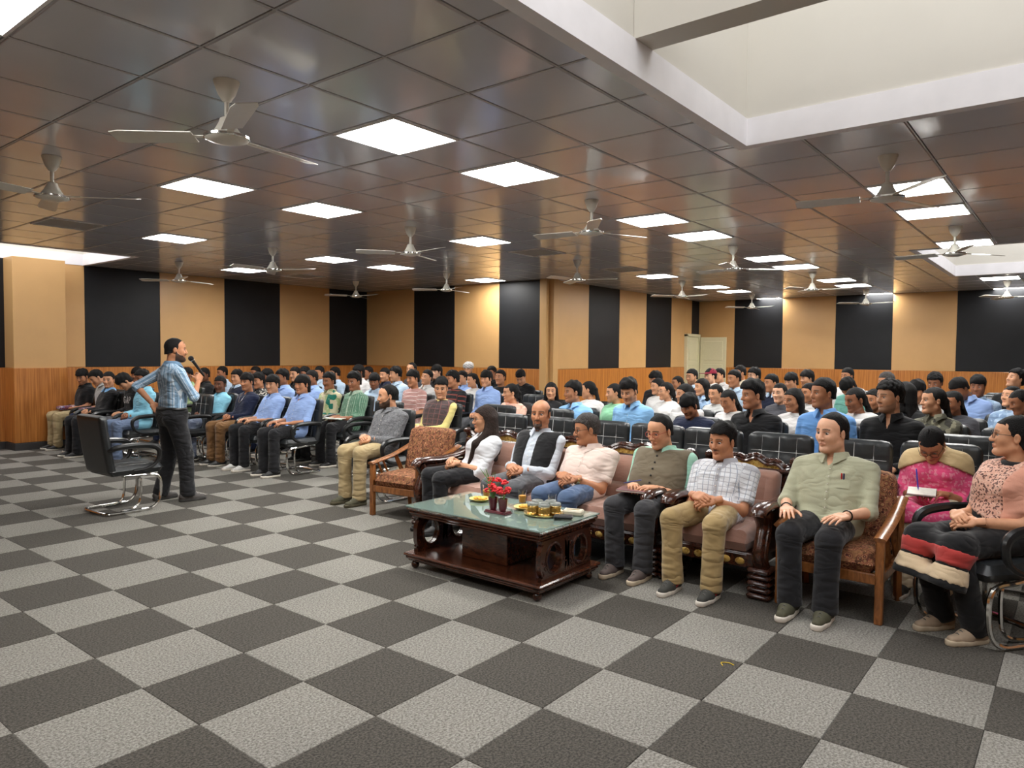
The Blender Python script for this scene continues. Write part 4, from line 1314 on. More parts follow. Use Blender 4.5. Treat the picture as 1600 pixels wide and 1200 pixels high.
def smooth01(x, a, b_):
    t = np.clip((x - a) / (b_ - a), 0, 1); return t * t * (3 - 2 * t)
def face_colour(V, tone, beard, fem, hairc, nrmV):
    x, y, z = V.T; ay = np.abs(y)
    base = np.array(TONES[tone]); C = np.tile(base, (len(V), 1)); D = np.zeros(len(V))
    def mixin(mask, col):
        nonlocal C
        C = C * (1 - mask[:, None]) + np.array(col) * mask[:, None]
    fr = x > .05
    lip = np.exp(-((z + .0635) / .0085) ** 2) * np.exp(-(y / .021) ** 4) * (x > .080)
    mixin(np.clip(lip * (1.0 if fem else .75), 0, 1), base * np.array((.80, .50, .50)))
    slit = np.exp(-((z + .0642) / .0018) ** 2) * np.exp(-(y / .015) ** 4) * (x > .080)
    mixin(np.clip(slit, 0, 1) * .6, base * .3)
    brow_z = .0245 + .004 * np.cos((ay - .03) / .02) - .10 * np.maximum(0, ay - .04)
    brow = smooth01(-np.abs(z - brow_z), -.0062, -.0022) * (ay > .010) * (ay < .053) * (x > .045)
    mixin(np.clip(brow * (.75 if fem else .92), 0, 1), np.array(hairc) * 1.1)
    lash = np.exp(-((z - .0112) / .0030) ** 2) * np.exp(-((ay - .031) / .017) ** 4) * (x > .055)
    mixin(np.clip(lash, 0, 1) * .75, np.array((.012, .009, .008)))
    eye = np.exp(-((z - .003) / .012) ** 4) * np.exp(-((ay - .031) / .020) ** 4) * (x > .055)
    mixin(np.clip(eye, 0, 1) * .35, base * np.array((.62, .52, .50)))
    hc = np.array(hairc)
    mou = np.exp(-((z + .0500) / .0070) ** 4) * np.exp(-(y / .029) ** 4) * (x > .07)
    jaw = smooth01(-z, .062 - .35 * np.maximum(0, .055 - x), .076 - .35 * np.maximum(0, .055 - x)) * (x > -.012) * (z > -.135)
    jaw = np.where((x < .085) & (x > .0), jaw, jaw * smooth01(-z, .074, .080)) * (1 - np.clip(lip * 1.5, 0, 1))
    side = smooth01(-z, .045, .062)
    if beard == 'moustache':
        mixin(np.clip(mou, 0, 1) * .9, hc); D += mou * .003
    elif beard == 'full':
        line = np.interp(x, [-.005, .012, .04, .065, .08, .1], [.0, -.030, -.050, -.054, -.068, -.078])
        k = np.clip(np.maximum(mou, smooth01(line - z, -.004, .006) * (x > -.004) * (z > -.14) * (1 - np.clip(lip * 1.6, 0, 1))), 0, 1)
        mixin(k * .93, hc); D += k * .005
    elif beard == 'goatee':
        k = np.clip(np.maximum(mou, smooth01(-z, .072, .080) * np.exp(-(y / .031) ** 4) * (x > .045) + np.exp(-((ay - .028) / .006) ** 2) * (z < -.05) * (z > -.1) * (x > .06)), 0, 1)
        mixin(k * .95, hc); D += k * .005
    elif beard == 'stubble':
        line = np.interp(x, [-.005, .012, .04, .065, .08, .1], [.0, -.030, -.052, -.058, -.070, -.080])
        k = np.clip(np.maximum(mou * .9, smooth01(line - z, -.006, .010) * (x > -.004) * (z > -.13) * (1 - np.clip(lip * 1.6, 0, 1))), 0, 1)
        mixin(k * .55, hc * 1.4 + .006)
    elif beard == 'shadow':
        k = np.clip(np.maximum(mou * .7, jaw * .5), 0, 1); mixin(k * .28, hc * 2 + .02)
    inner_ear = np.exp(-((x + .004) / .008) ** 2 - ((z + .006) / .014) ** 2) * (ay > .074)
    mixin(np.clip(inner_ear, 0, 1) * .4, base * .5)
    return C, D

def rotm(yaw=0, pitch=0, roll=0):
    """head rotation: yaw about z (left positive), then pitch (down positive), then roll"""
    cy, sy, cp, sp, cr, sr = math.cos(yaw), math.sin(yaw), math.cos(pitch), math.sin(pitch), math.cos(roll), math.sin(roll)
    Rz = np.array([[cy, -sy, 0], [sy, cy, 0], [0, 0, 1]]); Ry = np.array([[cp, 0, sp], [0, 1, 0], [-sp, 0, cp]]); Rx = np.array([[1, 0, 0], [0, cr, -sr], [0, sr, cr]])
    return Rz @ Ry @ Rx
def ik(a, c, l1, l2, pole):
    """elbow between shoulder a and wrist c"""
    a, c = np.asarray(a, float), np.asarray(c, float); d = c - a; L = np.linalg.norm(d)
    if L > (l1 + l2) * .995: c = a + d * (l1 + l2) * .995 / L; d = c - a; L = np.linalg.norm(d)
    u = d / L; x = (l1 * l1 - l2 * l2 + L * L) / (2 * L); hgt = math.sqrt(max(1e-6, l1 * l1 - x * x))
    p = nrm(np.asarray(pole, float) - u * (np.asarray(pole, float) @ u))
    return a + u * x + p * hgt, c

LV = {2: dict(body=.0155, shirt=.0120, leg=.0160, head='hi', hand='hi', shoe='hi', hair='hi'),
      1: dict(body=.026, shirt=.018, leg=.023, head='mid', hand='lo', shoe='lo', hair='mid'),
      0: dict(body=.036, shirt=.026, leg=.036, head='lo', hand='lo', shoe='lo', hair='lo')}

def wrinkle(V, N, amp, seed, fr=(22, 38)):
    r = random.Random(seed); d = 0
    for i in range(5):
        k = nrm([r.uniform(-1, 1), r.uniform(-.6, .6), r.uniform(-1, 1)]) * r.uniform(*fr)
        w = np.sin(V @ k + r.uniform(0, 6.28) + 1.3 * np.sin(V @ (k[::-1] * .45) + r.uniform(0, 6)))
        d = d + np.sign(w) * np.abs(w) ** 1.5
    return V + N * (d / 5 * amp)[:, None]

def cloth_uv(V, HP, NB, SHO, EL, WR, s):
    """cloth coordinates: x runs round the torso or sleeve (seam hidden at the front / inside), y along it"""
    def seg(a, b_):
        ab = b_ - a; L = np.linalg.norm(ab); u = ab / L
        t = np.clip((V - a) @ u, 0, L); q = V - a - np.outer(t, u)
        return t, q, u, np.linalg.norm(q, axis=1)
    t, q, u, dist = seg(HP, NB)
    f_ = nrm(np.array([1.0, 0, 0]) - u * u[0]); l_ = np.cross(u, f_)
    wr = np.arctan2(q @ l_, -(q @ f_)) * .135; al = t.copy(); best = dist - .125 * s
    if SHO is not None:
        for d in (-1, 1):
            for a, b_, off in ((SHO[d], EL[d], 0.0), (EL[d], WR[d], .28)):
                t, q, u, dist = seg(a, b_)
                r_ = nrm(np.array([0, d, .2]) - u * (np.array([0, d, .2]) @ u)); r2 = np.cross(u, r_)
                m_ = (dist - .050 * s) < best
                wr = np.where(m_, np.arctan2(q @ r2, q @ r_) * .055, wr); al = np.where(m_, t + off + .4, al); best = np.where(m_, dist - .05 * s, best)
    return np.c_[wr, al, np.zeros(len(V))]
def with_uv(me, uv):
    at = me.attributes.new('cloth', 'FLOAT_VECTOR', 'POINT'); at.data.foreach_set('vector', uv.astype(np.float32).ravel())
    return me
CPOSE = {}
M_TRO0 = mat('cloth_fallback', (.05, .05, .05), .8)
PEOPLE = {}
def person(key, label, head, face=180.0, look=None, pitch=4.0, roll=0.0, seat=.455, lean=None, lv=0, legw=1.0, sc=.95, fem=False, tone='tan', hair='short', hairm=None, beard='shadow',
           shirt=None, sleeve='long', collar=True, trousers=None, shoe=None, sole=None, hands='thigh', width=1.0, belly=0.0, spread=.12, foot=.0, vest=None, vest_open=0.0,
           glasses=None, skirt=False, neckopen=0.0, group='seated audience', pose='sit', legs=None, wrists=None, elbows=None, footyaw=0.0, hk=None, age=0, tail=.0, cuffs=None, shirtlen=.06, band=None):
    L = LV[lv]; s = sc
    face_r = R(face); look_r = R(face if look is None else look)
    Hc = np.array(head, float)
    Rw = np.array([[math.cos(face_r), -math.sin(face_r), 0], [math.sin(face_r), math.cos(face_r), 0], [0, 0, 1]])
    dy = (look_r - face_r + math.pi) % (2 * math.pi) - math.pi
    Rh = rotm(dy, R(pitch), R(roll))                       # head in the body frame
    nb_w = Hc + Rw @ (Rh @ np.array([-.036, 0, -.168]) * s)
    # keep the neck root from swinging too far with the nod
    hz = seat + .085 * s if pose == 'sit' else seat
    vert = nb_w[2] - hz; TL = .50 * s
    if lean is None: lean = -math.sqrt(max(0.0, TL * TL - vert * vert)) if vert < TL else -.02
    lean = max(lean * .55, -.13) if lean < 0 else lean
    org = nb_w - Rw @ np.array([lean, 0, 0]); org = np.array([org[0], org[1], 0])
    loc = lambda p: Rw.T @ (np.asarray(p, float) - org)      # world to body frame
    NB = loc(nb_w); HD = loc(Hc); HP = np.array([0, 0, hz])
    up = nrm(NB - HP); sp_len = np.linalg.norm(NB - HP); fwd = nrm(np.array([1, 0, 0]) - up * up[0])
    sw = (.160 if fem else .185) * s * width                # shoulder joint half width
    at_ = lambda t, f=0.0, y=0.0: HP + up * (sp_len * t) + fwd * f + np.array([0, y, 0])
    # ---- arms
    l1, l2 = .285 * s, .255 * s
    SHO = {d: at_(.855, -.008, d * sw) for d in (-1, 1)}
    thz = (seat + .165 * s) if pose == 'sit' else hz
    hk = hk or {}
    if wrists is not None: WR = {d: np.array(wrists[d], float) for d in (-1, 1)}
    elif hands == 'clasp': WR = {1: np.array([.235 * s, .070 * s, thz + .030]), -1: np.array([.225 * s, -.070 * s, thz + .045])}
    elif hands == 'lap': WR = {1: np.array([.20 * s, .095 * s, thz + .03]), -1: np.array([.20 * s, -.095 * s, thz + .03])}
    elif hands == 'arms': WR = {1: np.array([.12 * s, .285, .685]), -1: np.array([.12 * s, -.285, .685])}
    elif hands == 'knee': WR = {1: np.array([.30 * s, .165 * s, thz + .035]), -1: np.array([.30 * s, -.165 * s, thz + .035])}
    else: WR = {1: np.array([.235 * s, .135 * s, thz + .035]), -1: np.array([.235 * s, -.135 * s, thz + .035])}
    EL = {}
    for d in (-1, 1):
        pole = np.array([-.55, d * .42, -.65]) if elbows is None else np.array(elbows[d], float)
        EL[d], WR[d] = ik(SHO[d], WR[d], l1, l2, pole)
    # ---- legs
    hj = .085 * s * (1.05 if fem else 1.0); KN, AN = {}, {}
    for d in (-1, 1):
        if pose == 'sit':
            KN[d] = np.array([.415 * s, d * spread, seat + .070 * s]); AN[d] = np.array([.415 * s + foot, d * (spread * .9), .095 * s])
        if legs is not None:
            KN[d], AN[d] = [np.array(v, float) for v in legs[d]]
    HJ = {d: np.array([.02 * s if pose == 'sit' else 0, d * hj, hz - (.0 if pose == 'sit' else .02)]) for d in (-1, 1)}
    FY = {d: footyaw * d for d in (-1, 1)}
    # ---- torso sections shared by body and clothes: (t, forward, half width, radius)
    wf = .94 if fem else 1.0
    secs = [(.00, .00, .080, .098), (.22, .005 + belly * .25, .068 * wf, .088 + belly * .55), (.40, .008 + belly * .22, .072 * wf, .089 + belly * .45), (.60, .012, .086 * wf, .096), (.755, .002, .092 * wf, .088)]
    def torso(f, inf, k=.06, t0=0.0):
        for (t, fo, hw_, r) in secs:
            if t < t0: continue
            w_ = hw_ * s * width
            f.cone(at_(t, fo * s, -w_), at_(t, fo * s, w_), r * s + inf, r * s + inf, k, flat=(fwd, .92))
        for d in (-1, 1): f.cone(at_(.955, -.014, d * .03), at_(.865, -.010, d * sw * .90), .050 * s + inf * .6, .046 * s + inf, .045)
        f.cone(at_(.84, -.008, 0), NB + up * .03, .080 * s + inf * .6, .050 * s + inf * .3, .05)
        if fem:
            for d in (-1, 1): f.ell(at_(.64, .085 * s, d * .068 * s), (.050 * s + inf,) * 3, .05)
    P = np.array([HP] + list(SHO.values()) + list(EL.values()) + list(WR.values()) + list(KN.values()) + list(AN.values()) + [NB])
    lo, hi = P.min(0) - .17, P.max(0) + .15; hi[2] = NB[2] + .035
    # ---- body: continuous skin figure (torso, limbs, neck) with the detailed head and hands welded on
    f = Field(lo, hi, L['body'])
    torso(f, 0.0)
    for d in (-1, 1):
        f.cone(SHO[d], EL[d], .046 * s, .037 * s, .03); f.cone(EL[d], WR[d], .038 * s, .0255 * s, .012)
        f.cone(HJ[d], KN[d], .075 * s, .052 * s, .04); f.cone(KN[d], AN[d], .050 * s, .036 * s, .02)
    f.cone(NB, HD + Rh @ np.array([-.030, 0, -.07]) * s, (.046 if fem else .053) * s, (.044 if fem else .051) * s, .02)
    f.fn(lambda x, y, z: z - (NB[2] + .02), inter=True)
    bV, bQ = f.surf()
    tone_c = np.array(TONES[tone])
    Vs, Qs, Cs, n = [bV], [bQ], [np.tile(tone_c, (len(bV), 1))], len(bV)
    hm = hairm or M_HAIR
    hc = {M_HAIR.name: lin((26, 22, 20)), M_HAIRB.name: lin((40, 30, 25)), M_HAIRG.name: lin((92, 88, 86))}[hm.name]
    bc = hc if not age else lin((70, 64, 60))
    hV, hQ, hN = HEADS[L['head'], 1 if fem else 0]
    C, D = face_colour(hV, tone, beard if not fem else None, fem, bc, hN)
    Vs.append((hV + hN * D[:, None]) * s @ Rh.T + HD); Qs.append(hQ + n); Cs.append(C); n += len(hV)
    eV, eQ = EYE if lv == 2 else EYE_LO
    for d in (-1, 1):
        ang = np.degrees(np.arccos(np.clip(eV[:, 0], -1, 1)))
        ec = np.where(ang[:, None] < 36, np.array([[.018, .012, .010]]), np.array([[.50, .46, .42]]))
        ev = eV * np.array([.0125, .0138, .0092 if pitch < 20 else .004]) + np.array([.0748, d * .031, .0020])
        Vs.append(ev * s @ Rh.T + HD); Qs.append(eQ + n); Cs.append(ec); n += len(eV)
    for d in (-1, 1):
        nmh = hk.get(d, {'clasp': 'clasp', 'lap': 'relax', 'knee': 'flat', 'thigh': 'relax', 'arms': 'relax'}.get(hands, 'relax'))
        V, Q = HANDS[nmh, L['hand']]
        V = V * np.array([1, 1 if d < 0 else -1, 1])            # thumb towards the middle: right hand has it on +y
        Q = Q if d < 0 else Q[:, ::-1]
        ax = nrm(WR[d] - EL[d])
        hd = hk.get(('dir', d))
        if hd is not None: ax = nrm(hd)
        elif pose == 'sit':
            ax = nrm(ax * np.array([1, 1, .35])) if hands != 'clasp' else nrm(np.array([.55, -d * .85, -.10 - .1 * d]))
        pn = hk.get(('palm', d), (0, -d * .75, -.65) if hands == 'clasp' else (0, -d * .12, -1))
        z_ = -nrm(np.asarray(pn, float) - ax * (np.asarray(pn, float) @ ax)); y_ = np.cross(z_, ax)
        Rm = np.array([ax, y_, z_]).T
        Vs.append(V * s * .97 @ Rm.T + WR[d]); Qs.append(Q + n); Cs.append(np.tile(tone_c * .97, (len(V), 1))); n += len(V)
    V, Q, C = np.concatenate(Vs), np.concatenate(Qs), np.concatenate(Cs)
    me = mesh_np('person', V, [Q])
    ca = me.color_attributes.new('tone', 'FLOAT_COLOR', 'POINT')
    ca.data.foreach_set('color', np.c_[C, np.ones(len(C))].astype(np.float32).ravel())
    root = link('person', me, M_SKIN, None, tuple(org), face_r)
    tag(root, label, 'person', group)
    # ---- shirt
    f = Field(lo, hi, L['shirt'])
    inf = .013
    torso(f, inf, .05)
    ends = {'long': .99, 'half': None, 'three': .45, 'rolled': .18, 'none': 'x'}[sleeve]
    for d in (-1, 1):
        if ends == 'x':
            pass
        elif ends is None:
            e = SHO[d] + (EL[d] - SHO[d]) * .80; u = nrm(EL[d] - SHO[d])
            f.cone(SHO[d], e, .052 * s + .005, .056 * s, .020, end=True)
        else:
            f.cone(SHO[d], EL[d], .050 * s + .005, .045 * s + .003, .020)
            e = EL[d] + (WR[d] - EL[d]) * ends
            f.cone(EL[d], e, .046 * s + .004, (.046 - .010 * ends) * s + .002, .02, end=True)
            if sleeve in ('rolled', 'three', 'long') and lv > 0:
                u = nrm(WR[d] - EL[d]); f.cone(e - u * .03, e, (.050 - .011 * ends) * s + .003, (.050 - .011 * ends) * s + .003, .004, end=True)
    if shirtlen > 0 and pose == 'sit':      # loose hem over the thighs
        for d in (-1, 1): f.cone(HJ[d], HJ[d] + (KN[d] - HJ[d]) * shirtlen * 4, .092 * s, .090 * s, .04)
    hem = hz - .10 * s if pose == 'sit' else hz + .06
    f.fn(lambda x, y, z: hem - z, inter=True)
    nf = nrm(np.array([Rh[0, 0] * .35 + .65, Rh[1, 0] * .35, 0]))
    if neckopen > 0:
        f.cone(NB + nf * .065 * s + np.array([0, 0, .03]), NB + nf * (.105) * s - np.array([0, 0, neckopen]), .034 * s, .006, .008, cut=True)
    f.fn(lambda x, y, z: (z - NB[2] - .022) * .9 + 0 * x, inter=True)
    V, Q = f.surf(); N = vnormals(V, Q)
    uvc = cloth_uv(V, HP, NB, SHO, EL, WR, s)
    V = wrinkle(V, N, .0075 if lv == 2 else (.006 if lv == 1 else .004), hash_(key))
    so = link('shirt', with_uv(mesh_np('shirt', V, [Q]), uvc), shirt or M_TRO0, root)
    PEOPLE[key] = dict(root=root, NB=NB, HD=HD, Rh=Rh, up=up, fwd=fwd, at=at_, s=s, SHO=SHO, EL=EL, WR=WR, KN=KN, AN=AN, HP=HP, sw=sw, shirt=so, nf=nf, lo=lo, hi=hi, secs=secs, torso=torso, loc=loc, org=org, Rw=Rw, lv=lv, thz=thz)
    # ---- collar
    if collar:
        cm = MB(); na = 22; n1 = .066 * s; P_ = []
        gap = .30
        uv = nrm(up * .6 + np.array([0, 0, 1]) * .6); fv = nrm(nf - uv * (nf @ uv)); lv_ = np.cross(uv, fv)
        for i in range(na + 1):
            a = gap + (2 * math.pi - 2 * gap) * i / na
            front = max(0, math.cos(a)) ** 2
            c_, s_ = math.cos(a), math.sin(a)
            base = NB + uv * (.030 - .018 * front) + fv * (.006 + .014 * front)
            t_in = base + (fv * c_ * .96 + lv_ * s_) * (n1) + uv * .018
            t_out = base + (fv * c_ * .96 + lv_ * s_) * (n1 + .007) + uv * .017
            tip = math.exp(-((i - 0) / 1.6) ** 2) + math.exp(-((i - na) / 1.6) ** 2)
            b_out = base + (fv * c_ + lv_ * s_) * (n1 + .028 + .016 * front) - uv * (.024 + .030 * tip)
            b_in = base + (fv * c_ + lv_ * s_) * (n1 + .004) - uv * .034
            P_ += [t_in, t_out, b_out, b_in]
        F = []
        for i in range(na):
            a, c = 4 * i, 4 * i + 4
            F += [(a, c, c + 1, a + 1), (a + 1, c + 1, c + 2, a + 2), (a + 2, c + 2, c + 3, a + 3), (a + 3, c + 3, c, a)]
        F += [(0, 1, 2, 3), (4 * na + 3, 4 * na + 2, 4 * na + 1, 4 * na)]
        cm.add(P_, F); cm.build('collar', (collar if isinstance(collar, bpy.types.Material) else shirt) or M_TRO0, so)
    # ---- waistcoat over the shirt
    if vest is not None:
        f = Field(lo, hi, L['shirt']); torso(f, .026, .05)
        f.fn(lambda x, y, z: (hz - .05 * s) - z, inter=True)
        for d in (-1, 1):
            u = nrm(SHO[d] - at_(.9))
            f.ell(SHO[d] + np.array([0, d * .045 * s, -.02 * s]), (.085 * s, .058 * s, .10 * s), .01, cut=True)
        if vest_open > 0:
            a_, b_ = at_(.05, .16 * s), at_(.95, .10 * s)
            f.cone(at_(.10, .14 * s), at_(.92, .12 * s), vest_open * s, vest_open * 1.1 * s, .006, flat=(fwd, 2.2), cut=True)
        f.fn(lambda x, y, z: (z - NB[2] - .022), inter=True)
        f.cone(NB - up * .02 + nf * .03, NB + up * .08 + nf * .03, .050 * s, .060 * s, .004, cut=True)
        V, Q = f.surf(); uvc = cloth_uv(V, HP, NB, None, None, None, s); V = wrinkle(V, vnormals(V, Q), .0025, hash_(key) + 1)
        vo = link('waistcoat', with_uv(mesh_np('waistcoat', V, [Q]), uvc), vest, root)
        PEOPLE[key]['vest'] = vo
    # ---- trousers
    f = Field((lo[0], lo[1], 0), (hi[0], hi[1], hz + .12), L['leg'])
    hr_ = .108 * s if pose == 'sit' else .124 * s
    f.cone((0 if pose == 'sit' else -.005, -.075 * s, hz), (0, .075 * s, hz), hr_, hr_, .03)
    if pose != 'sit': f.cone((0, -.082 * s * width, hz + .035), (0, .082 * s * width, hz + .035), .118 * s, .118 * s, .03); f.fn(lambda x, y, z: z - hz - .105 * s, inter=True)
    for d in (-1, 1):
        f.cone(HJ[d], KN[d], .094 * s * (1.06 if fem else 1) * legw, .073 * s * legw, .030)
        bt = AN[d] + nrm(AN[d] - KN[d]) * .035
        f.cone(KN[d], bt, .072 * s * legw, .064 * s * legw, .02, end=True)
        f.cone(KN[d] + (bt - KN[d]) * .75, bt, .064 * s * legw, .069 * s * legw, .02, end=True)
    if skirt:
        f.cone((KN[1] + KN[-1]) / 2, (AN[1] + AN[-1]) / 2 + (KN[1] - AN[1]) * .35, .14, .17, .05, flat=((1.0, 0, 0), .6), end=True)
        f.cone((0, 0, hz), (KN[1] + KN[-1]) / 2, .13 * s, .13 * s, .05, flat=((0, 0, 1.0), .7))
    V, Q = f.surf(); V = wrinkle(V, vnormals(V, Q), .0045 if lv else .003, hash_(key) + 2, (18, 32))
    to = link('skirt' if skirt else 'trousers', mesh_np('trousers', V, [Q]), trousers or M_TRO0, root)
    PEOPLE[key]['trousers'] = to
    # ---- shoes
    for d in (-1, 1):
        v = KN[d] - AN[d]; yw = FY[d] + (math.atan2(.001, 1))
        h_ = link('shoe', SHOE['up', L['shoe']], shoe or M_SHOE0, root, (AN[d][0], AN[d][1], 0.0), yw); h_.scale = (s, s, s)
        link('sole', SHOE['sole', L['shoe']], sole or M_SOLE0, h_)
        if lv == 2: link('laces', LACES, M_LACE, h_)
    PEOPLE[key]['M4'] = head_m4(PEOPLE[key])
    # ---- hair
    if hair:
        hmsh = hair_mesh(hair, L['hair'])
        ho = link('hair', hmsh, hm, root)
        M4 = Matrix.Identity(4)
        for i in range(3):
            for j in range(3): M4[i][j] = Rh[i, j] * s
            M4[i][3] = HD[i]
        ho.matrix_local = M4
        PEOPLE[key]['hair'] = ho
    if glasses: add_glasses(key, glasses)
    return root

def hash_(k):
    v = 7
    for ch in str(k): v = (v * 131 + ord(ch)) % 100003
    return v
GL = {}
def add_glasses(key, m):
    if 'm' not in GL:
        b = MB(); n = 16; a = np.arange(n) * 2 * math.pi / n
        for s in (-1, 1):
            b.tube(np.c_[.104 - .10 * (.025 * np.cos(a)) ** 2 * 40 * 0 - .006 * (np.cos(a) * s * .5 + .5), s * .033 + .0255 * np.sign(np.cos(a)) * np.abs(np.cos(a)) ** .75, .001 + .0185 * np.sign(np.sin(a)) * np.abs(np.sin(a)) ** .75], .0017, 5, closed=True)
            b.tube([(.098, s * .058, .008), (.06, s * .074, .010), (.0, s * .079, .010), (-.02, s * .080, -.006)], .0017, 5)
        b.tube([(.103, -.008, .006), (.108, 0, .009), (.103, .008, .006)], .0017, 5)
        GL['m'] = b.mesh('glasses')
    d = PEOPLE[key]
    o = link('glasses', GL['m'], m, d['root']); o.matrix_local = d['M4'] if 'M4' in d else head_m4(d)
def head_m4(d):
    M4 = Matrix.Identity(4)
    for i in range(3):
        for j in range(3): M4[i][j] = d['Rh'][i, j] * d['s']
        M4[i][3] = d['HD'][i]
    return M4
# ------------------------------------------------------------------ wardrobe
FB = fabric
WARD = dict(
    black=FB('black_cotton', lin((24, 24, 26))), palegrey=FB('pale_grey_cotton', lin((196, 198, 196))), greyd=FB('dark_grey_cotton', lin((70, 70, 76))),
    white=FB('white_cotton', lin((208, 206, 205))), cyan=FB('cyan_cotton', lin((142, 206, 230))), paleblue=FB('pale_blue_cotton', lin((186, 208, 230))),
    navy=FB('navy_wool', lin((32, 38, 58))), navytop=FB('navy_jersey', lin((26, 34, 60))), uniform=FB('uniform_blue_cotton', lin((152, 180, 232))),
    sky=FB('sky_blue_cotton', lin((140, 190, 236))), brightblue=FB('bright_blue_cotton', lin((112, 164, 226))), teal=FB('teal_cotton', lin((110, 170, 156))),
    mint=FB('mint_green_cotton', lin((140, 200, 160))), beige=FB('beige_cotton', lin((206, 194, 170))), peach=FB('peach_cotton', lin((236, 186, 166))),
    denim=FB('pale_denim', lin((140, 166, 196)), 'patch', lin((120, 146, 180)), 30, c3=lin((168, 190, 214))),
    palegreenplaid=FB('pale_green_plaid', lin((178, 196, 148)), 'check', lin((140, 164, 116)), 14, .35),
    bwpatch=FB('black_white_pattern', lin((36, 36, 38)), 'patch', lin((206, 200, 188)), 38, c3=lin((60, 58, 56))),
    greenpatch=FB('green_cream_pattern', lin((214, 206, 172)), 'patch', lin((40, 124, 106)), 15, c3=lin((176, 190, 140))),
    greenstripe=FB('green_striped_cotton', lin((94, 136, 112)), 'stripe', lin((176, 200, 178)), 36, .18),
    pinkstripe=FB('pink_striped_jersey', lin((190, 146, 140)), 'stripe', lin((232, 218, 212)), 17, .14, axis='Y'),
    stripedarm=FB('black_maroon_stripes', lin((34, 36, 38)), 'stripe', lin((128, 66, 58)), 14, .3, axis='Y'),
    olivepatch=FB('olive_pattern', lin((84, 82, 68)), 'patch', lin((130, 126, 106)), 26, c3=lin((48, 46, 40))),
    yellow=FB('pale_yellow_cotton', lin((232, 216, 140))), greymarl=FB('grey_marl', lin((108, 109, 112)), 'patch', lin((94, 95, 98)), 90, c3=lin((122, 123, 126))),
    pinkkurta=FB('pink_embroidered_cotton', lin((232, 84, 132)), 'patch', lin((234, 92, 138)), 70, c3=lin((238, 140, 164))),
    blackcloth=FB('black_crepe', lin((22, 22, 24))), whiteblouse=FB('white_blouse_cotton', lin((214, 216, 220)), wrinkle=.42), paleshirt=FB('pale_grey_blue_shirting', lin((196, 204, 214)), wrinkle=.42),
    palepink=FB('pale_pink_shirting', lin((222, 202, 192)), wrinkle=.42), mintshirt=FB('mint_shirting', lin((164, 214, 192)), wrinkle=.42),
    checkshirt=FB('white_checked_shirting', lin((214, 216, 220)), 'check', lin((150, 160, 174)), 30, .14, c3=lin((166, 166, 172)), wrinkle=.42),
    oliveshirt=FB('olive_grey_shirting', lin((170, 170, 144)), wrinkle=.42),
    speakershirt=FB('blue_white_striped_shirting', lin((136, 168, 196)), 'stripe', lin((208, 220, 230)), 46, .32, c3=lin((96, 124, 150)), wrinkle=.42),
    plaidvest=FB('brown_plaid_wool', lin((84, 72, 72)), 'check', lin((132, 92, 88)), 16, .12, c3=lin((120, 86, 84))), blackvest=FB('black_waistcoat_wool', lin((27, 27, 29))),
    olivevest=FB('olive_waistcoat_linen', lin((112, 102, 84)), wrinkle=.4),
    khaki=FB('khaki_cotton', lin((180, 160, 120)), wrinkle=.42), khakid=FB('khaki_chino', lin((168, 144, 100)), wrinkle=.42), blackp=FB('black_trouser_cloth', lin((34, 34, 37)), wrinkle=.42),
    greyp=FB('grey_trouser_cloth', lin((92, 93, 97)), wrinkle=.42), greyp2=FB('charcoal_trouser_cloth', lin((58, 58, 61)), wrinkle=.42), brownp=FB('brown_corduroy', lin((126, 92, 58)), wrinkle=.42),
    jeans=FB('blue_grey_denim', lin((104, 120, 148)), wrinkle=.42), jeansb=FB('blue_denim', lin((84, 104, 136)), wrinkle=.42), stripegrey=FB('grey_striped_cloth', lin((130, 140, 160)), 'patch', lin((100, 110, 134)), 20, c3=lin((116, 126, 148))),
    cream=FB('cream_cotton', lin((222, 208, 178))), )
WARD['navyj'] = FB('navy_denim', lin((34, 44, 72)))
SHOES = dict(black=M_SHOE0, white=mat('shoe_white', lin((214, 212, 208)), .6), oliveshoe=mat('shoe_olive', lin((74, 72, 54)), .8), brownshoe=mat('shoe_brown_mesh', lin((92, 80, 76)), .85), greyshoe=mat('shoe_grey_mesh', lin((58, 58, 54)), .85),
             beigeshoe=mat('shoe_beige', lin((170, 150, 128)), .85), spkshoe=mat('shoe_grey_suede', lin((84, 80, 78)), .8))
SOLES = dict(whitesole=M_SOLE0, olivesole=mat('sole_olive', lin((84, 78, 58)), .8), beigesole=mat('sole_beige', lin((196, 180, 156)), .8), blacksole=mat('sole_black', lin((26, 26, 26)), .6), greysole=mat('sole_grey', lin((60, 58, 56)), .7))
GLASS = dict(wire=mat('dark_spectacle_wire', lin((48, 44, 42)), .3, metal=.6), red=mat('red_spectacle_frame', lin((176, 62, 44)), .35))
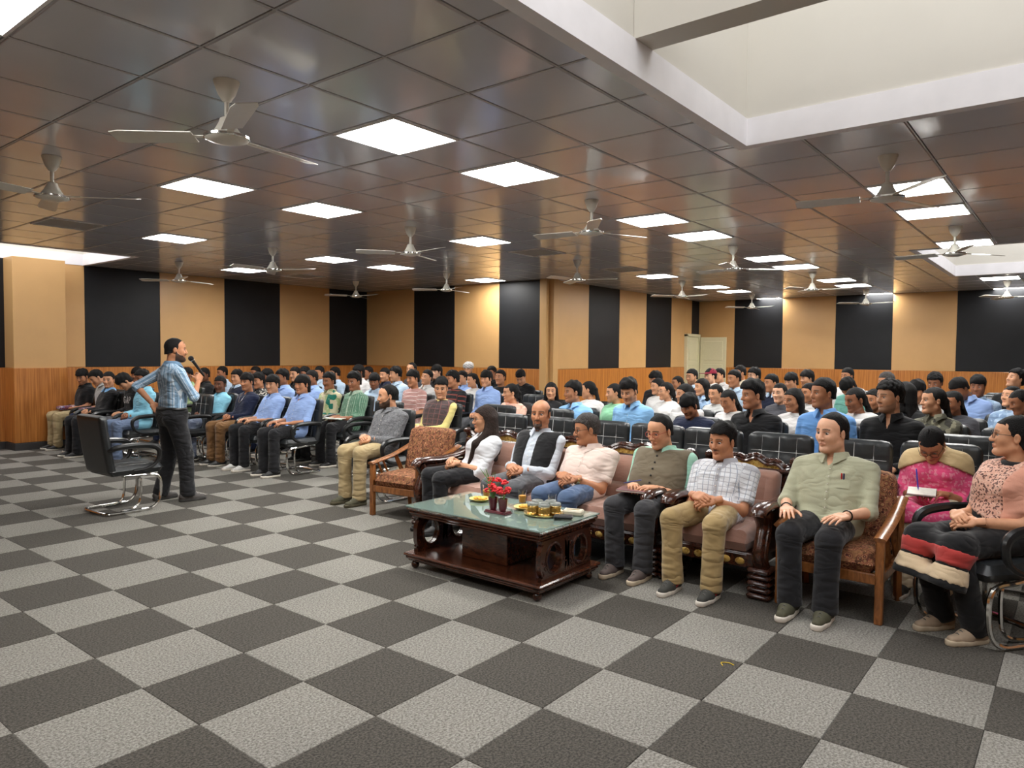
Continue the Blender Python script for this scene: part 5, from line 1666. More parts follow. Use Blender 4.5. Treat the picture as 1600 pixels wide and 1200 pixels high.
# ------------------------------------------------------------------ the cast: key, head position (world), look direction, label, short name, options
CAST = [
    ('polo', (4.63, 12.293, 1.111), 209.4, 'boy in black polo and khaki trousers by the wood wainscot, leftmost of all', 'boy in black polo by the pilaster', dict(lv=1, tone='tan', hair='bowl', beard='stubble', pitch=18, shirt='black', sleeve='half', trousers='khaki', hands='lap', sc=0.92, shoe='black')),
    ('greytee', (4.62, 11.745, 1.116), 173.5, 'boy in pale grey shirt and navy jeans looking down at his hands', 'boy in pale grey shirt and navy jeans', dict(lv=1, tone='wheat', hair='short', pitch=32, shirt='palegrey', sleeve='half', trousers='navy', hands='lap', sc=0.92)),
    ('sweater', (4.6, 11.27, 1.091), 222.8, 'boy in black sweater with light blue collar looking at the camera', 'boy in black sweater with blue collar', dict(lv=1, tone='wheat', hair='short', pitch=2, shirt='black', collar='sky', trousers='blackp', hands='clasp', sc=0.92)),
    ('hoodie', (4.61, 10.785, 1.086), 176.9, 'boy in black hoodie with white lettering bent over his lap', 'boy in lettered black hoodie', dict(lv=1, tone='wheat', hair='fringe', pitch=48, shirt='black', collar=False, trousers='greyp', hands='lap', sc=0.92, lean=0.0)),
    ('behindspk', (5.45, 12.272, 1.129), 216.1, 'dark haired boy half hidden behind the boy in the black hoodie', 'half hidden dark haired boy', dict(tone='brown', hair='mop', shirt='greyd', hands='lap')),
    ('cyan1', (4.6, 10.204, 1.139), 190.7, 'boy in cyan shirt and blue jeans right behind the standing speaker', 'boy in cyan shirt behind the speaker', dict(lv=1, tone='brown', hair='side', pitch=8, shirt='cyan', trousers='jeans', hands='clasp', sc=0.93)),
    ('greenbeard', (6.02, 11.731, 1.132), 187.8, 'bearded man in pale green plaid shirt behind the microphone', 'bearded man in pale green plaid', dict(tone='brown', hair='short', beard='full', shirt='palegreenplaid', hands='lap')),
    ('darkblack', (6.6, 12.247, 1.111), 191.7, 'boy in black shirt at the wall, just right of the microphone', 'boy in black right of the microphone', dict(tone='dark', hair='short', shirt='black', hands='lap')),
    ('hid347', (7.1, 12.528, 1.131), 180.5, 'boy in pale blue shirt mostly hidden behind the cyan shirt boy', 'hidden boy in pale blue shirt', dict(tone='brown', hair='short', shirt='paleblue', hands='lap')),
    ('cyan2', (5.5, 9.76, 1.049), 210.6, 'boy in cyan shirt with hands folded, first seat beside the tall black chair', 'boy in cyan shirt with folded hands', dict(lv=1, tone='dark', hair='short', pitch=4, shirt='cyan', trousers='stripegrey', hands='clasp', sc=0.93)),
    ('navycollar', (6.45, 10.925, 1.102), 194.4, 'boy in navy sweater over a pale collar in the second row left', 'boy in navy sweater with pale collar', dict(tone='wheat', hair='side', shirt='navy', collar='paleblue', hands='lap')),
    ('chain', (5.5, 9.056, 1.107), 198.7, 'boy in navy top with silver chain and brown trousers, front row', 'boy in navy top with chain', dict(lv=1, tone='tan', hair='bowl', pitch=3, shirt='navytop', collar=False, trousers='brownp', hands='clasp', sc=0.93, neckopen=0.03)),
    ('bwpattern', (6.45, 10.288, 1.058), 187.9, 'boy in black and white patterned shirt behind the chain wearer', 'boy in black and white patterned shirt', dict(tone='tan', hair='quiff', beard='moustache', shirt='bwpatch', hands='lap')),
    ('hid399', (7.7, 12.389, 1.126), 183.1, 'dark haired boy at the wainscot above the black and white shirt', 'dark haired boy at the wainscot', dict(tone='brown', hair='short', shirt='greyd')),
    ('hid417', (7.3, 11.38, 1.108), 167.3, 'boy seen mostly as dark hair left of the blue shirts', 'boy seen as dark hair', dict(tone='brown', hair='mop', shirt='greyd')),
    ('blue1', (5.5, 8.44, 1.091), 198.9, 'boy in blue shirt, black trousers and white sneakers, front row', 'boy in blue shirt with white sneakers', dict(lv=1, tone='wheat', hair='bowl', pitch=2, shirt='uniform', trousers='blackp', hands='thigh', sc=0.94, neckopen=0.03, sleeve='rolled', shoe='white')),
    ('blue2r', (6.45, 9.641, 1.136), 171.2, 'boy in blue shirt directly behind the front row blue shirt', 'boy in blue shirt of the second row', dict(tone='brown', hair='side', shirt='uniform', hands='lap')),
    ('hid461', (7.3, 10.536, 1.151), 190.3, 'boy in black shirt between blue shirts, third row left', 'boy in black shirt between blue shirts', dict(tone='wheat', hair='short', shirt='black')),
    ('blue2', (5.5, 7.788, 1.113), 192.8, 'long haired boy in blue shirt at the end of the front row', 'long haired boy in blue shirt', dict(lv=1, tone='tan', hair='mop', pitch=2, shirt='uniform', trousers='blackp', hands='thigh', sc=0.95, neckopen=0.06, sleeve='rolled')),
    ('blue3r', (7.75, 10.896, 1.136), 184.6, 'boy in blue shirt partly behind the long haired boy, third row', 'boy in blue shirt of the third row', dict(tone='brown', hair='curly', shirt='uniform')),
    ('blue22', (6.9, 9.518, 1.12), 174.1, 'boy in blue shirt with only ear and cheek showing behind long hair', 'boy in blue shirt with hidden face', dict(tone='brown', hair='short', shirt='uniform')),
    ('pale499', (8.15, 11.009, 1.15), 188.5, 'boy in pale shirt with raised head before the black wall panel', 'boy in pale shirt with raised head', dict(tone='tan', hair='short', beard='shadow', shirt='paleblue')),
    ('greenplaid', (6.45, 8.489, 1.111), 187.8, 'young man with moustache in green and cream blotched shirt', 'young man in green and cream shirt', dict(lv=1, tone='brown', hair='side', beard='moustache', shirt='greenpatch', trousers='blackp', hands='lap', sc=0.95, neckopen=0.04)),
    ('pale523', (8.5, 11.013, 1.133), 157.3, 'boy in pale blue shirt behind the green and cream shirt', 'boy in pale blue shirt', dict(tone='tan', hair='short', shirt='paleblue')),
    ('greenstripe', (6.45, 7.919, 1.119), 185.8, 'young man in green striped shirt holding papers', 'young man in green striped shirt', dict(lv=1, tone='brown', hair='quiff', beard='shadow', shirt='greenstripe', trousers='blackp', hands='lap', sc=0.97, sleeve='three')),
    ('hid560', (8.15, 9.902, 1.197), 180.5, 'boy in white shirt mostly hidden behind the green striped shirt', 'hidden boy in white shirt', dict(tone='brown', hair='mop', shirt='white')),
    ('hid574', (9.0, 10.653, 1.146), 169.8, 'boy seen as dark hair right of the green striped shirt', 'boy seen as dark hair in the fifth row', dict(tone='brown', hair='short', shirt='white')),
    ('beard584', (7.3, 8.492, 1.091), 214.3, 'young bearded boy in light blue shirt left of the grey shirt man', 'young bearded boy in light blue', dict(tone='brown', hair='fringe', beard='stubble', shirt='paleblue', pitch=10)),
    ('hid601', (8.6, 9.729, 1.138), 183.5, 'boy whose forehead shows above the grey shirt man', 'boy behind the grey shirt man', dict(tone='wheat', hair='short', shirt='navy')),
    ('pale617', (8.15, 8.951, 1.175), 152.7, 'boy in pale blue shirt right above the grey shirt man', 'boy in pale blue above the grey shirt man', dict(tone='wheat', hair='side', shirt='paleblue')),
    ('hid643', (9.0, 9.462, 1.242), 186.4, 'man with high forehead behind the pink striped t-shirt', 'man with high forehead', dict(tone='wheat', hair='recede', shirt='greyd')),
    ('pinktee', (7.3, 7.647, 1.153), 178.3, 'boy in pink t-shirt with white stripes', 'boy in pink striped t-shirt', dict(lv=1, tone='tan', hair='bowl', pitch=2, shirt='pinkstripe', sleeve='half', collar=False, trousers='blackp', hands='lap', sc=0.95)),
    ('white666', (8.15, 8.214, 1.141), 185.2, 'boy in open white shirt with tilted head', 'boy in open white shirt', dict(tone='wheat', hair='short', shirt='white', pitch=-6, roll=-8, neckopen=0.05)),
    ('hid682', (9.0, 8.835, 1.209), 184.5, 'boy behind the head of the man in the yellow kurta', 'boy behind the yellow kurta man', dict(tone='fair', hair='mop', shirt='black')),
    ('stripedarm', (7.9, 7.419, 1.137), 163.2, 'boy in black t-shirt with maroon striped sleeves', 'boy in maroon striped sleeves', dict(tone='tan', hair='curly', shirt='stripedarm', collar=False)),
    ('blue722', (9.0, 8.23, 1.113), 177.4, 'boy in blue shirt just left of the white turban', 'boy in blue left of the turban', dict(tone='wheat', hair='short', shirt='uniform')),
    ('turban', (9.85, 8.849, 1.233), 196.9, 'bearded man in a white turban', 'man in white turban', dict(tone='wheat', hair=None, beard='full', shirt='paleblue')),
    ('woman737', (8.7, 7.731, 1.101), 161.6, 'young woman in white and black with hair tied, below the turban', 'young woman below the turban', dict(tone='wheat', hair='pony', fem=True, shirt='white', collar=False, sc=0.9)),
    ('blue760', (8.15, 6.962, 1.154), 185.5, 'boy in blue shirt with dark fringe behind the white blouse', 'boy in blue shirt with dark fringe', dict(lv=1, tone='wheat', hair='fringe', shirt='uniform', hands='lap', sc=0.94)),
    ('hid768', (9.85, 8.294, 1.187), 180.1, 'boy in the back row partly behind the dark fringe', 'back row boy behind the dark fringe', dict(tone='brown', hair='short', shirt='black')),
    ('black782', (9.0, 7.388, 1.146), 184.4, 'boy in black t-shirt with lifted chin, near the step in the wall', 'boy in black t-shirt with lifted chin', dict(tone='tan', hair='short', beard='shadow', shirt='black', collar=False, pitch=-4, sleeve='half')),
    ('spiky814', (9.35, 7.238, 1.143), 197.7, 'boy in black t-shirt with spiky hair looking down', 'spiky haired boy in black t-shirt', dict(tone='wheat', hair='spiky', shirt='black', sleeve='half', collar=False, pitch=34)),
    ('peach', (6.9, 5.499, 1.046), 143.6, 'woman in peach dupatta behind the sofa', 'woman in peach dupatta', dict(lv=1, tone='wheat', hair='pony', fem=True, shirt='peach', collar=False, sc=0.92, pitch=2)),
    ('smile', (7.7, 5.459, 1.045), 210.3, 'smiling young woman with long hair above the bald man', 'smiling young woman with long hair', dict(tone='wheat', hair='long', fem=True, shirt='black', collar=False, sc=0.88)),
    ('sky894', (6.7, 4.452, 1.102), 148.6, 'boy in sky blue shirt turned left, between two black chairs', 'boy in sky blue shirt turned left', dict(lv=1, tone='tan', hair='side', shirt='sky', hands='lap', sc=0.93, pitch=2, neckopen=0.03)),
    ('pony919', (7.8, 4.948, 1.077), 112.4, 'girl with a long ponytail seen from behind her ear', 'girl with a long ponytail', dict(tone='wheat', hair='pony', fem=True, shirt='white', collar=False, sc=0.88)),
    ('green959', (7.3, 4.278, 1.08), 140.4, 'girl in green top between two sky blue shirts', 'girl in green top', dict(tone='wheat', hair='bun', fem=True, shirt='mint', collar=False, sc=0.88)),
    ('sky983', (6.45, 3.601, 1.15), 179.2, 'boy in sky blue shirt looking down, above the olive waistcoat man', 'boy in sky blue shirt looking down', dict(lv=1, tone='wheat', hair='quiff', shirt='sky', hands='lap', pitch=18, sc=0.95, neckopen=0.05)),
    ('black1024', (9.85, 5.054, 1.162), 152.2, 'boy in black t-shirt by the veneer wall', 'boy in black t-shirt by the veneer', dict(tone='tan', hair='fringe', shirt='black', collar=False, pitch=6)),
    ('girl1026', (9.0, 4.587, 1.096), 147.0, 'girl half hidden left of the girl with glasses', 'girl half hidden by the girl with glasses', dict(tone='wheat', hair='long', fem=True, shirt='white', collar=False, sc=0.88)),
    ('glass1040', (8.15, 4.039, 1.083), 141.4, 'girl with glasses in white top', 'girl with glasses in white', dict(tone='wheat', hair='pony', fem=True, shirt='white', collar=False, sc=0.88, glasses='wire', hands='lap')),
    ('girl1058', (10.2, 4.864, 1.101), 145.5, 'girl with dark hair near the open door', 'girl near the open door', dict(tone='tan', hair='pony', fem=True, shirt='white', collar=False, sc=0.88)),
    ('navy1077', (6.45, 2.946, 1.04), 169.5, 'boy with heavy fringe in navy top looking down', 'boy with heavy fringe in navy', dict(lv=1, tone='brown', hair='fringe', shirt='navytop', collar=False, pitch=24, hands='lap', sc=0.9, neckopen=0.03)),
    ('girl1069', (7.3, 3.396, 1.101), 144.9, 'girl whose forehead shows behind the heavy fringe', 'girl behind the heavy fringe', dict(tone='wheat', hair='long', fem=True, shirt='white', collar=False, sc=0.88)),
    ('man1081', (10.7, 4.852, 1.19), 159.4, 'man with short beard in front of the door frame', 'man with short beard at the door', dict(tone='wheat', hair='short', beard='stubble', shirt='navy', collar='paleblue')),
    ('denim1096', (9.0, 3.943, 1.109), 143.7, 'girl in denim jacket turned left', 'girl in denim jacket', dict(tone='wheat', hair='long', fem=True, shirt='denim', sc=0.89)),
    ('cap', (11.05, 4.693, 1.198), 148.0, 'boy in a maroon baseball cap', 'boy in maroon cap', dict(tone='fair', hair='short', shirt='white', pitch=0)),
    ('girl1118', (8.15, 3.393, 1.077), 162.6, 'girl in pale grey top with necklace and parted hair', 'girl in pale grey top', dict(tone='wheat', hair='pony', fem=True, shirt='palegrey', collar=False, sc=0.88, pitch=8)),
    ('hid1123', (12.01, 4.938, 1.186), 152.3, 'boy behind the maroon cap', 'boy behind the maroon cap', dict(tone='wheat', hair='short', shirt='white')),
    ('part1138', (7.3, 2.898, 1.054), 161.7, 'girl with centre parting looking down, in white', 'girl with centre parting looking down', dict(tone='tan', hair='pony', fem=True, shirt='white', collar=False, sc=0.9, pitch=20, hands='lap')),
    ('sky1147', (9.85, 3.833, 1.205), 151.3, 'young man in pale blue shirt right of the door', 'young man in pale blue right of the door', dict(tone='tan', hair='short', shirt='paleblue')),
    ('beige1155', (11.6, 4.419, 1.248), 140.9, 'man in beige shirt at the very back by the door', 'man in beige shirt at the back', dict(tone='tan', hair='short', shirt='beige')),
    ('fair1177', (10.7, 3.86, 1.225), 149.8, 'fair man with wavy hair before the back wall', 'fair man with wavy hair', dict(tone='fair', hair='side', beard='stubble', shirt='white')),
    ('black1174', (6.45, 2.334, 1.164), 139.9, 'young man in open black shirt behind the checked shirt', 'young man in open black shirt', dict(lv=1, tone='tan', hair='quiff', beard='shadow', shirt='black', hands='lap', sc=0.98, neckopen=0.08, pitch=2)),
    ('navy1204', (9.85, 3.314, 1.158), 143.6, 'young man in navy sweater with pale collar, back rows', 'young man in navy sweater at the back', dict(tone='tan', hair='short', shirt='navy', collar='paleblue')),
    ('girl1218', (8.15, 2.647, 1.114), 168.0, 'pale girl facing forward in dark top between two dark heads', 'pale girl in dark top', dict(tone='fair', hair='pony', fem=True, shirt='greyd', collar=False, sc=0.88)),
    ('hid1236', (10.7, 3.314, 1.164), 157.2, 'boy with long fringe behind the pale girl', 'boy with long fringe at the back', dict(tone='wheat', hair='fringe', shirt='greyd', pitch=10)),
    ('white1239', (7.3, 2.238, 1.091), 152.0, 'woman in white with straight hair beside the blue shirt', 'woman in white with straight hair', dict(lv=1, tone='tan', hair='long', fem=True, shirt='white', collar=False, sc=0.9, pitch=6)),
    ('bowl1261', (11.1, 3.206, 1.196), 141.1, 'boy with bowl haircut before the back wall', 'boy with bowl haircut at the back', dict(tone='wheat', hair='bowl', shirt='black')),
    ('blue1285', (6.45, 1.729, 1.206), 140.0, 'young man in bright blue shirt talking, above the olive shirt man', 'young man in bright blue shirt', dict(lv=1, tone='tan', hair='short', beard='shadow', shirt='brightblue', hands='lap', sc=1.0, pitch=0, neckopen=0.04)),
    ('girl1264', (8.5, 2.43, 1.11), 146.0, 'girl half hidden left of the bright blue shirt', 'girl half hidden by the bright blue shirt', dict(tone='tan', hair='long', fem=True, shirt='white', collar=False, sc=0.88)),
    ('hid1323', (11.6, 2.767, 1.236), 153.4, 'boy alone before the back wall in the last row', 'lone boy in the last row', dict(tone='tan', hair='short', shirt='white')),
    ('teal1324', (9.85, 2.339, 1.139), 158.4, 'boy in teal shirt bowing his head', 'boy in teal shirt bowing', dict(tone='tan', hair='fringe', shirt='teal', pitch=42)),
    ('scarf1336', (7.3, 1.669, 1.117), 142.9, 'woman in white dupatta with hair tied back, eyes lowered', 'woman in white dupatta', dict(lv=1, tone='brown', hair='pony', fem=True, shirt='white', collar=False, sc=0.92, pitch=12)),
    ('girl1364', (8.15, 1.685, 1.079), 156.7, 'girl half hidden by the bearded youth in black', 'girl half hidden by the bearded youth', dict(tone='tan', hair='long', fem=True, shirt='black', collar=False, sc=0.88)),
    ('beard1388', (6.45, 1.216, 1.195), 142.7, 'bearded youth with wavy hair in open black shirt', 'bearded youth in black shirt', dict(lv=1, tone='wheat', hair='curly', beard='stubble', shirt='black', hands='clasp', sc=1.0, pitch=0, neckopen=0.08, trousers='greyp')),
    ('grey1384', (9.4, 1.811, 1.224), 150.9, 'man whose greying hair shows above the bearded youth', 'man with greying hair', dict(tone='tan', hair='short', hairm='g', shirt='greyd')),
    ('hair1413', (7.65, 1.317, 1.172), 49.8, 'woman turned away with long black hair behind the bearded youth', 'woman turned away with long black hair', dict(tone='tan', hair='long', fem=True, shirt='black', collar=False, sc=0.92)),
    ('white1432', (9.0, 1.424, 1.146), 164.0, 'boy in white t-shirt looking down, right of the long black hair', 'boy in white t-shirt looking down', dict(tone='tan', hair='bowl', shirt='white', collar=False, sleeve='half', pitch=16)),
    ('curly1461', (10.2, 1.422, 1.208), 167.9, 'boy whose curly hair rises behind the olive patterned shirt', 'curly haired boy', dict(tone='brown', hair='curly', shirt='greyd', pitch=12)),
    ('pattern1457', (7.3, 1.028, 1.14), 126.0, 'woman in olive patterned shirt speaking, hair tied back', 'woman in olive patterned shirt', dict(lv=1, tone='wheat', hair='pony', fem=True, shirt='olivepatch', hands='lap', sc=0.95, pitch=0)),
    ('girl1488', (8.15, 0.979, 1.086), 146.8, 'girl with tied hair right of the olive patterned shirt', 'girl right of the olive patterned shirt', dict(tone='brown', hair='pony', fem=True, shirt='greyd', collar=False, sc=0.88, pitch=8)),
    ('blue1498', (9.35, 1.066, 1.176), 146.5, 'youth in blue shirt bowing his head, far right', 'youth in blue shirt bowing', dict(tone='brown', hair='short', shirt='uniform', pitch=38, sc=1.0)),
    ('pale1528', (9.85, 0.941, 1.195), 175.5, 'youth in pale denim shirt facing the camera, far right', 'youth in pale denim shirt', dict(tone='brown', hair='bowl', beard='shadow', shirt='denim', pitch=6)),
    ('tilt1587', (10.7, 0.635, 1.267), 133.4, 'boy leaning his head back at the right edge', 'boy leaning his head back', dict(tone='wheat', hair='side', shirt='black', pitch=-18)),
    ('woman1579', (9.0, 0.567, 1.126), 138.6, 'woman in grey with hair tied back at the right edge', 'woman in grey at the right edge', dict(tone='wheat', hair='bun', fem=True, shirt='denim', collar=False, sc=0.9, pitch=-8)),
    ('hair1593', (8.15, 0.444, 1.118), 123.1, 'woman seen as dark parted hair at the right edge', 'woman with dark parted hair at the edge', dict(tone='brown', hair='pony', fem=True, shirt='white', collar=False, sc=0.9, pitch=20)),
    ('yellow', (6.15, 5.962, 1.108), 216.1, 'man in yellow kurta and plaid waistcoat', 'man in yellow kurta and plaid waistcoat', dict(lv=2, tone='wheat', hair='side', beard='shadow', shirt='yellow', collar=False, vest='plaidvest', trousers='cream', hands='clasp', sc=0.97, width=1.05, pitch=8)),
    ('grey', (5.12, 5.741, 1.067), 148.3, 'bearded man in grey shirt and khaki trousers beside the empty teak armchair', 'bearded man in grey shirt', dict(lv=2, tone='wheat', hair='recede', beard='full', shirt='greymarl', trousers='khaki', hands='clasp', sc=0.97, width=1.05, pitch=4, shoe='oliveshoe', sole='olivesole', belly=0.02)),
    ('kurta', (5.42, 0.763, 0.948), 176.0, 'woman in pink embroidered kurta and beige scarf writing in a notebook', 'woman in pink kurta', dict(lv=2, tone='tan', hair='bun', fem=True, shirt='pinkkurta', collar=False, trousers='cream', hands='lap', sc=0.93, pitch=46, glasses='wire', sleeve='three', lean=-0.05)),
    ('shawl', (4.85, 0.29, 1.083), 101.4, 'woman in patterned peach shawl and black dress with red hem, far right', 'woman in patterned shawl', dict(lv=2, tone='wheat', hair='bun', fem=True, shirt='blackcloth', collar=False, trousers='blackcloth', hands='clasp', sc=0.93, width=0.95, pitch=-4, glasses='wire', sleeve='half', foot=-0.14, face=143, shoe='beigeshoe', sole='beigesole')),
    ('whitelady', (4.8, 4.119, 0.944), 140.6, 'woman with long hair in white blouse and black leggings on the sofa', 'woman in white blouse', dict(lv=2, tone='wheat', hair='longfront', hairm='b', fem=True, shirt='whiteblouse', trousers='blackp', hands='clasp', sc=0.93, seat=0.4, face=158, pitch=2, glasses='wire', neckopen=0.06, shoe='black', sole='blacksole', sleeve='rolled')),
    ('bald', (4.86, 3.548, 1.019), 198.1, 'bald man with goatee in black waistcoat over a pale shirt', 'bald man in black waistcoat', dict(lv=2, tone='tan', hair='bald', beard='goatee', shirt='paleshirt', vest='blackvest', vest_open=0.042, trousers='greyp', hands='clasp', sc=0.98, seat=0.4, width=1.06, belly=0.03, pitch=0)),
    ('pinkshirt', (4.8, 3.052, 0.929), 140.5, 'man with glasses in pale pink shirt and blue jeans on the sofa', 'man in pale pink shirt', dict(lv=2, tone='tan', hair='short', hairm='g', beard='moustache', age=1, shirt='palepink', sleeve='half', trousers='jeansb', hands='clasp', sc=0.96, seat=0.4, width=1.05, belly=0.04, pitch=6, glasses='wire')),
    ('olivevest', (4.78, 2.409, 0.963), 168.8, 'man with red framed glasses in olive waistcoat holding a notebook', 'man in olive waistcoat', dict(lv=2, tone='wheat', hair='recede', beard='shadow', shirt='mintshirt', sleeve='half', vest='olivevest', trousers='greyp2', hands='lap', sc=0.98, seat=0.4, width=1.1, belly=0.06, pitch=14, glasses='red', shoe='brownshoe', sole='beigesole')),
    ('check', (4.72, 1.908, 0.934), 167.0, 'man with moustache in checked short sleeved shirt and khaki trousers', 'man in checked shirt', dict(lv=2, tone='tan', hair='side', beard='moustache', shirt='checkshirt', sleeve='half', trousers='khakid', hands='clasp', sc=0.96, seat=0.4, width=1.04, pitch=4, spread=0.145, shoe='greyshoe', sole='whitesole')),
    ('olive', (4.8, 1.227, 1.039), 154.3, 'man in olive grey shirt and black trousers with hands on his knees', 'man in olive grey shirt', dict(lv=2, tone='fair', hair='recede', beard='shadow', shirt='oliveshirt', sleeve='rolled', trousers='blackp', hands='knee', sc=1.0, seat=0.4, width=1.12, belly=0.03, pitch=2, spread=0.11, shoe='oliveshoe', sole='whitesole', neckopen=0.03)),
]
# ------------------------------------------------------------------ seat everybody
from mathutils.bvhtree import BVHTree
rnd = random.Random(11)
SHORT = {}
for key, head, look, label, short, o in CAST:
    o = dict(o)
    for k, tab in (('shirt', WARD), ('vest', WARD), ('shoe', SHOES), ('sole', SOLES), ('glasses', GLASS)):
        if isinstance(o.get(k), str): o[k] = tab[o[k]]
    tr = o.get('trousers'); o['trousers'] = WARD['navyj' if tr == 'navy' else (tr or rnd.choice(['blackp', 'greyp', 'jeans', 'navyj']))]
    if isinstance(o.get('collar'), str): o['collar'] = WARD[o['collar']]
    if o.get('hairm') == 'g': o['hairm'] = M_HAIRG
    elif o.get('hairm') == 'b': o['hairm'] = M_HAIRB
    vip = o.get('seat') == .40
    if key == 'olivevest':
        pass
    grp = 'people on the sofas and armchairs' if vip else ('boys in the front row' if key in ('polo', 'greytee', 'sweater', 'hoodie', 'cyan1', 'cyan2', 'chain', 'blue1', 'blue2') else 'seated audience')
    r = person(key, label, head, face=o.pop('face', 180.0), look=look, group=grp, **o)
    SHORT[key] = short
    if not vip:
        d = PEOPLE[key]; c = d['org'] + d['Rw'] @ np.array([.075, 0, 0])
        place_chair(c[0], c[1], r.rotation_euler[2], 'black visitor chair holding the ' + short, 'occupied black visitor chairs')

def bvh(o):
    me = o.data
    return BVHTree.FromPolygons([v.co for v in me.vertices], [tuple(p.vertices) for p in me.polygons])
def front(key, t, y=0.0, what='shirt', out=.002):
    """point on the front of a garment at torso height t and lateral y (body frame)"""
    d = PEOPLE[key]
    if ('bvh', what) not in d: d['bvh', what] = bvh(d[what])
    o_ = d['at'](t, .45, y)
    h, n, i, dist = d['bvh', what].ray_cast(Vector(o_), Vector(-d['fwd']))
    if h is None: return d['at'](t, .12, y)
    return np.array(h) + d['fwd'] * out
M_BTN = mat('pale_button', lin((222, 218, 206)), .4); M_BTND = mat('dark_button', lin((34, 30, 28)), .4)
def placket(key, what='shirt', t0=.12, t1=.90, y=0.0, btn=None, n=6, strip=True, r=.0045):
    d = PEOPLE[key]; g = d[what]
    if strip:
        b = MB(); pts = np.array([front(key, t, y, what, .0) for t in np.linspace(t0, t1, 12)])
        b.tube(pts, .015, 8, flat=(d['fwd'], .22)); b.build('placket', g.data.materials[0], g)
    for t in np.linspace(t0 + .06, t1 - .06, n):
        b = MB(); p = front(key, t, y, what, .004); b.sphere(p, r, 7, 4); b.build('button', btn or M_BTN, g)
for k in ('olive', 'pinkshirt', 'check', 'grey', 'blue1', 'blue2', 'cyan2', 'greenstripe', 'whitelady', 'bald', 'sky983', 'blue1285'): placket(k, t1=.84)
placket('olivevest', 'waistcoat' if 0 else 'vest', .15, .86, 0.0, M_BTND, 5, False, .008)
placket('yellow', 'vest', .15, .86, 0.0, M_BTND, 5, False, .006)
# breast pocket with two pens on the olive grey shirt
d = PEOPLE['olive']
pk = MB(); ys = (.045, .125); P_ = [[front('olive', t, y, 'shirt', .004) for y in np.linspace(*ys, 5)] for t in (.66, .58, .50)]
V_ = [p for row in P_ for p in row] + [p - d['fwd'] * .006 for row in P_ for p in row]
F_ = [(i * 5 + j, i * 5 + j + 1, (i + 1) * 5 + j + 1, (i + 1) * 5 + j) for i in range(2) for j in range(4)]
pk.add(V_, F_); pk.build('pocket', WARD['oliveshirt'], d['shirt'])
def world(key, p):
    d = PEOPLE[key]; return d['org'] + d['Rw'] @ np.asarray(p, float)
for y, c, nm in ((.075, lin((190, 36, 44)), 'red'), (.088, lin((44, 42, 90)), 'dark blue')):
    p = world('olive', front('olive', .665, y, 'shirt', .006))
    m = MB(); m.tube([(0, 0, -.05), (0, 0, .025)], .0045, 6); m.box((-.006, 0, .012), (.003, .004, .03))
    o = m.build('pen', mat('pen_' + nm.replace(' ', '_'), c, .3), None, loc=tuple(p)); tag(o, '%s pen clipped in the olive shirt pocket' % nm, 'pen')
# waistcoat pockets and stand collars
for k, m_ in (('olivevest', WARD['olivevest']), ('yellow', WARD['plaidvest']), ('bald', WARD['blackvest'])):
    d = PEOPLE[k]; b = MB(); na = 16; NB = d['NB']; s = d['s']; P_ = []
    uv = nrm(d['up'] * .6 + np.array([0, 0, 1]) * .6); fv = nrm(d['nf'] - uv * (d['nf'] @ uv)); lv_ = np.cross(uv, fv)
    gap = .25 if k != 'bald' else 1.0
    for i in range(na + 1):
        a = gap + (2 * math.pi - 2 * gap) * i / na; c_, s_ = math.cos(a), math.sin(a); fr_ = max(0, c_)
        base = NB + uv * (-.008 - .018 * fr_) + fv * (.010 * fr_)
        for r_, hgt in ((.069, .032), (.076, .030), (.086, -.012), (.070, -.014)): P_.append(base + (fv * c_ + lv_ * s_) * r_ * s + uv * hgt)
    F_ = []
    for i in range(na):
        a, c = 4 * i, 4 * i + 4
        F_ += [(a, c, c + 1, a + 1), (a + 1, c + 1, c + 2, a + 2), (a + 2, c + 2, c + 3, a + 3), (a + 3, c + 3, c, a)]
    F_ += [(0, 1, 2, 3), (4 * na + 3, 4 * na + 2, 4 * na + 1, 4 * na)]
    b.add(P_, F_); b.build('stand_collar', m_, d['vest'])
# turban and cap
d = PEOPLE['turban']; f = Field((-.15, -.13, -.06), (.16, .13, .20), .008)
f.ell((-.005, 0, .075), (.118, .104, .085), .01)
f.fn(lambda x, y, z: (.03 + .35 * np.maximum(0, -x - .02) * -1 + .25 * np.maximum(0, x - .05) - z), inter=True)
V, Q = f.surf(); N_ = vnormals(V, Q); V = V + N_ * (.006 * np.sin((V[:, 2] + .55 * np.abs(V[:, 1]) - .3 * V[:, 0]) * 150))[:, None]
o = link('turban', mesh_np('turban', V, [Q]), WARD['white'], d['root']); o.matrix_local = d['M4']
d = PEOPLE['cap']; f = Field((-.15, -.12, .0), (.22, .12, .17), .007)
f.ell((-.012, 0, .045), (.108, .088, .094), .005); f.fn(lambda x, y, z: .045 - z, inter=True)
f.rbox((.12, 0, .050), (.065, .070, .006), .005, .008)
V, Q = f.surf(); o = link('cap', mesh_np('cap', V, [Q]), FB('maroon_cap_cloth', lin((136, 34, 56))), d['root']); o.matrix_local = d['M4']

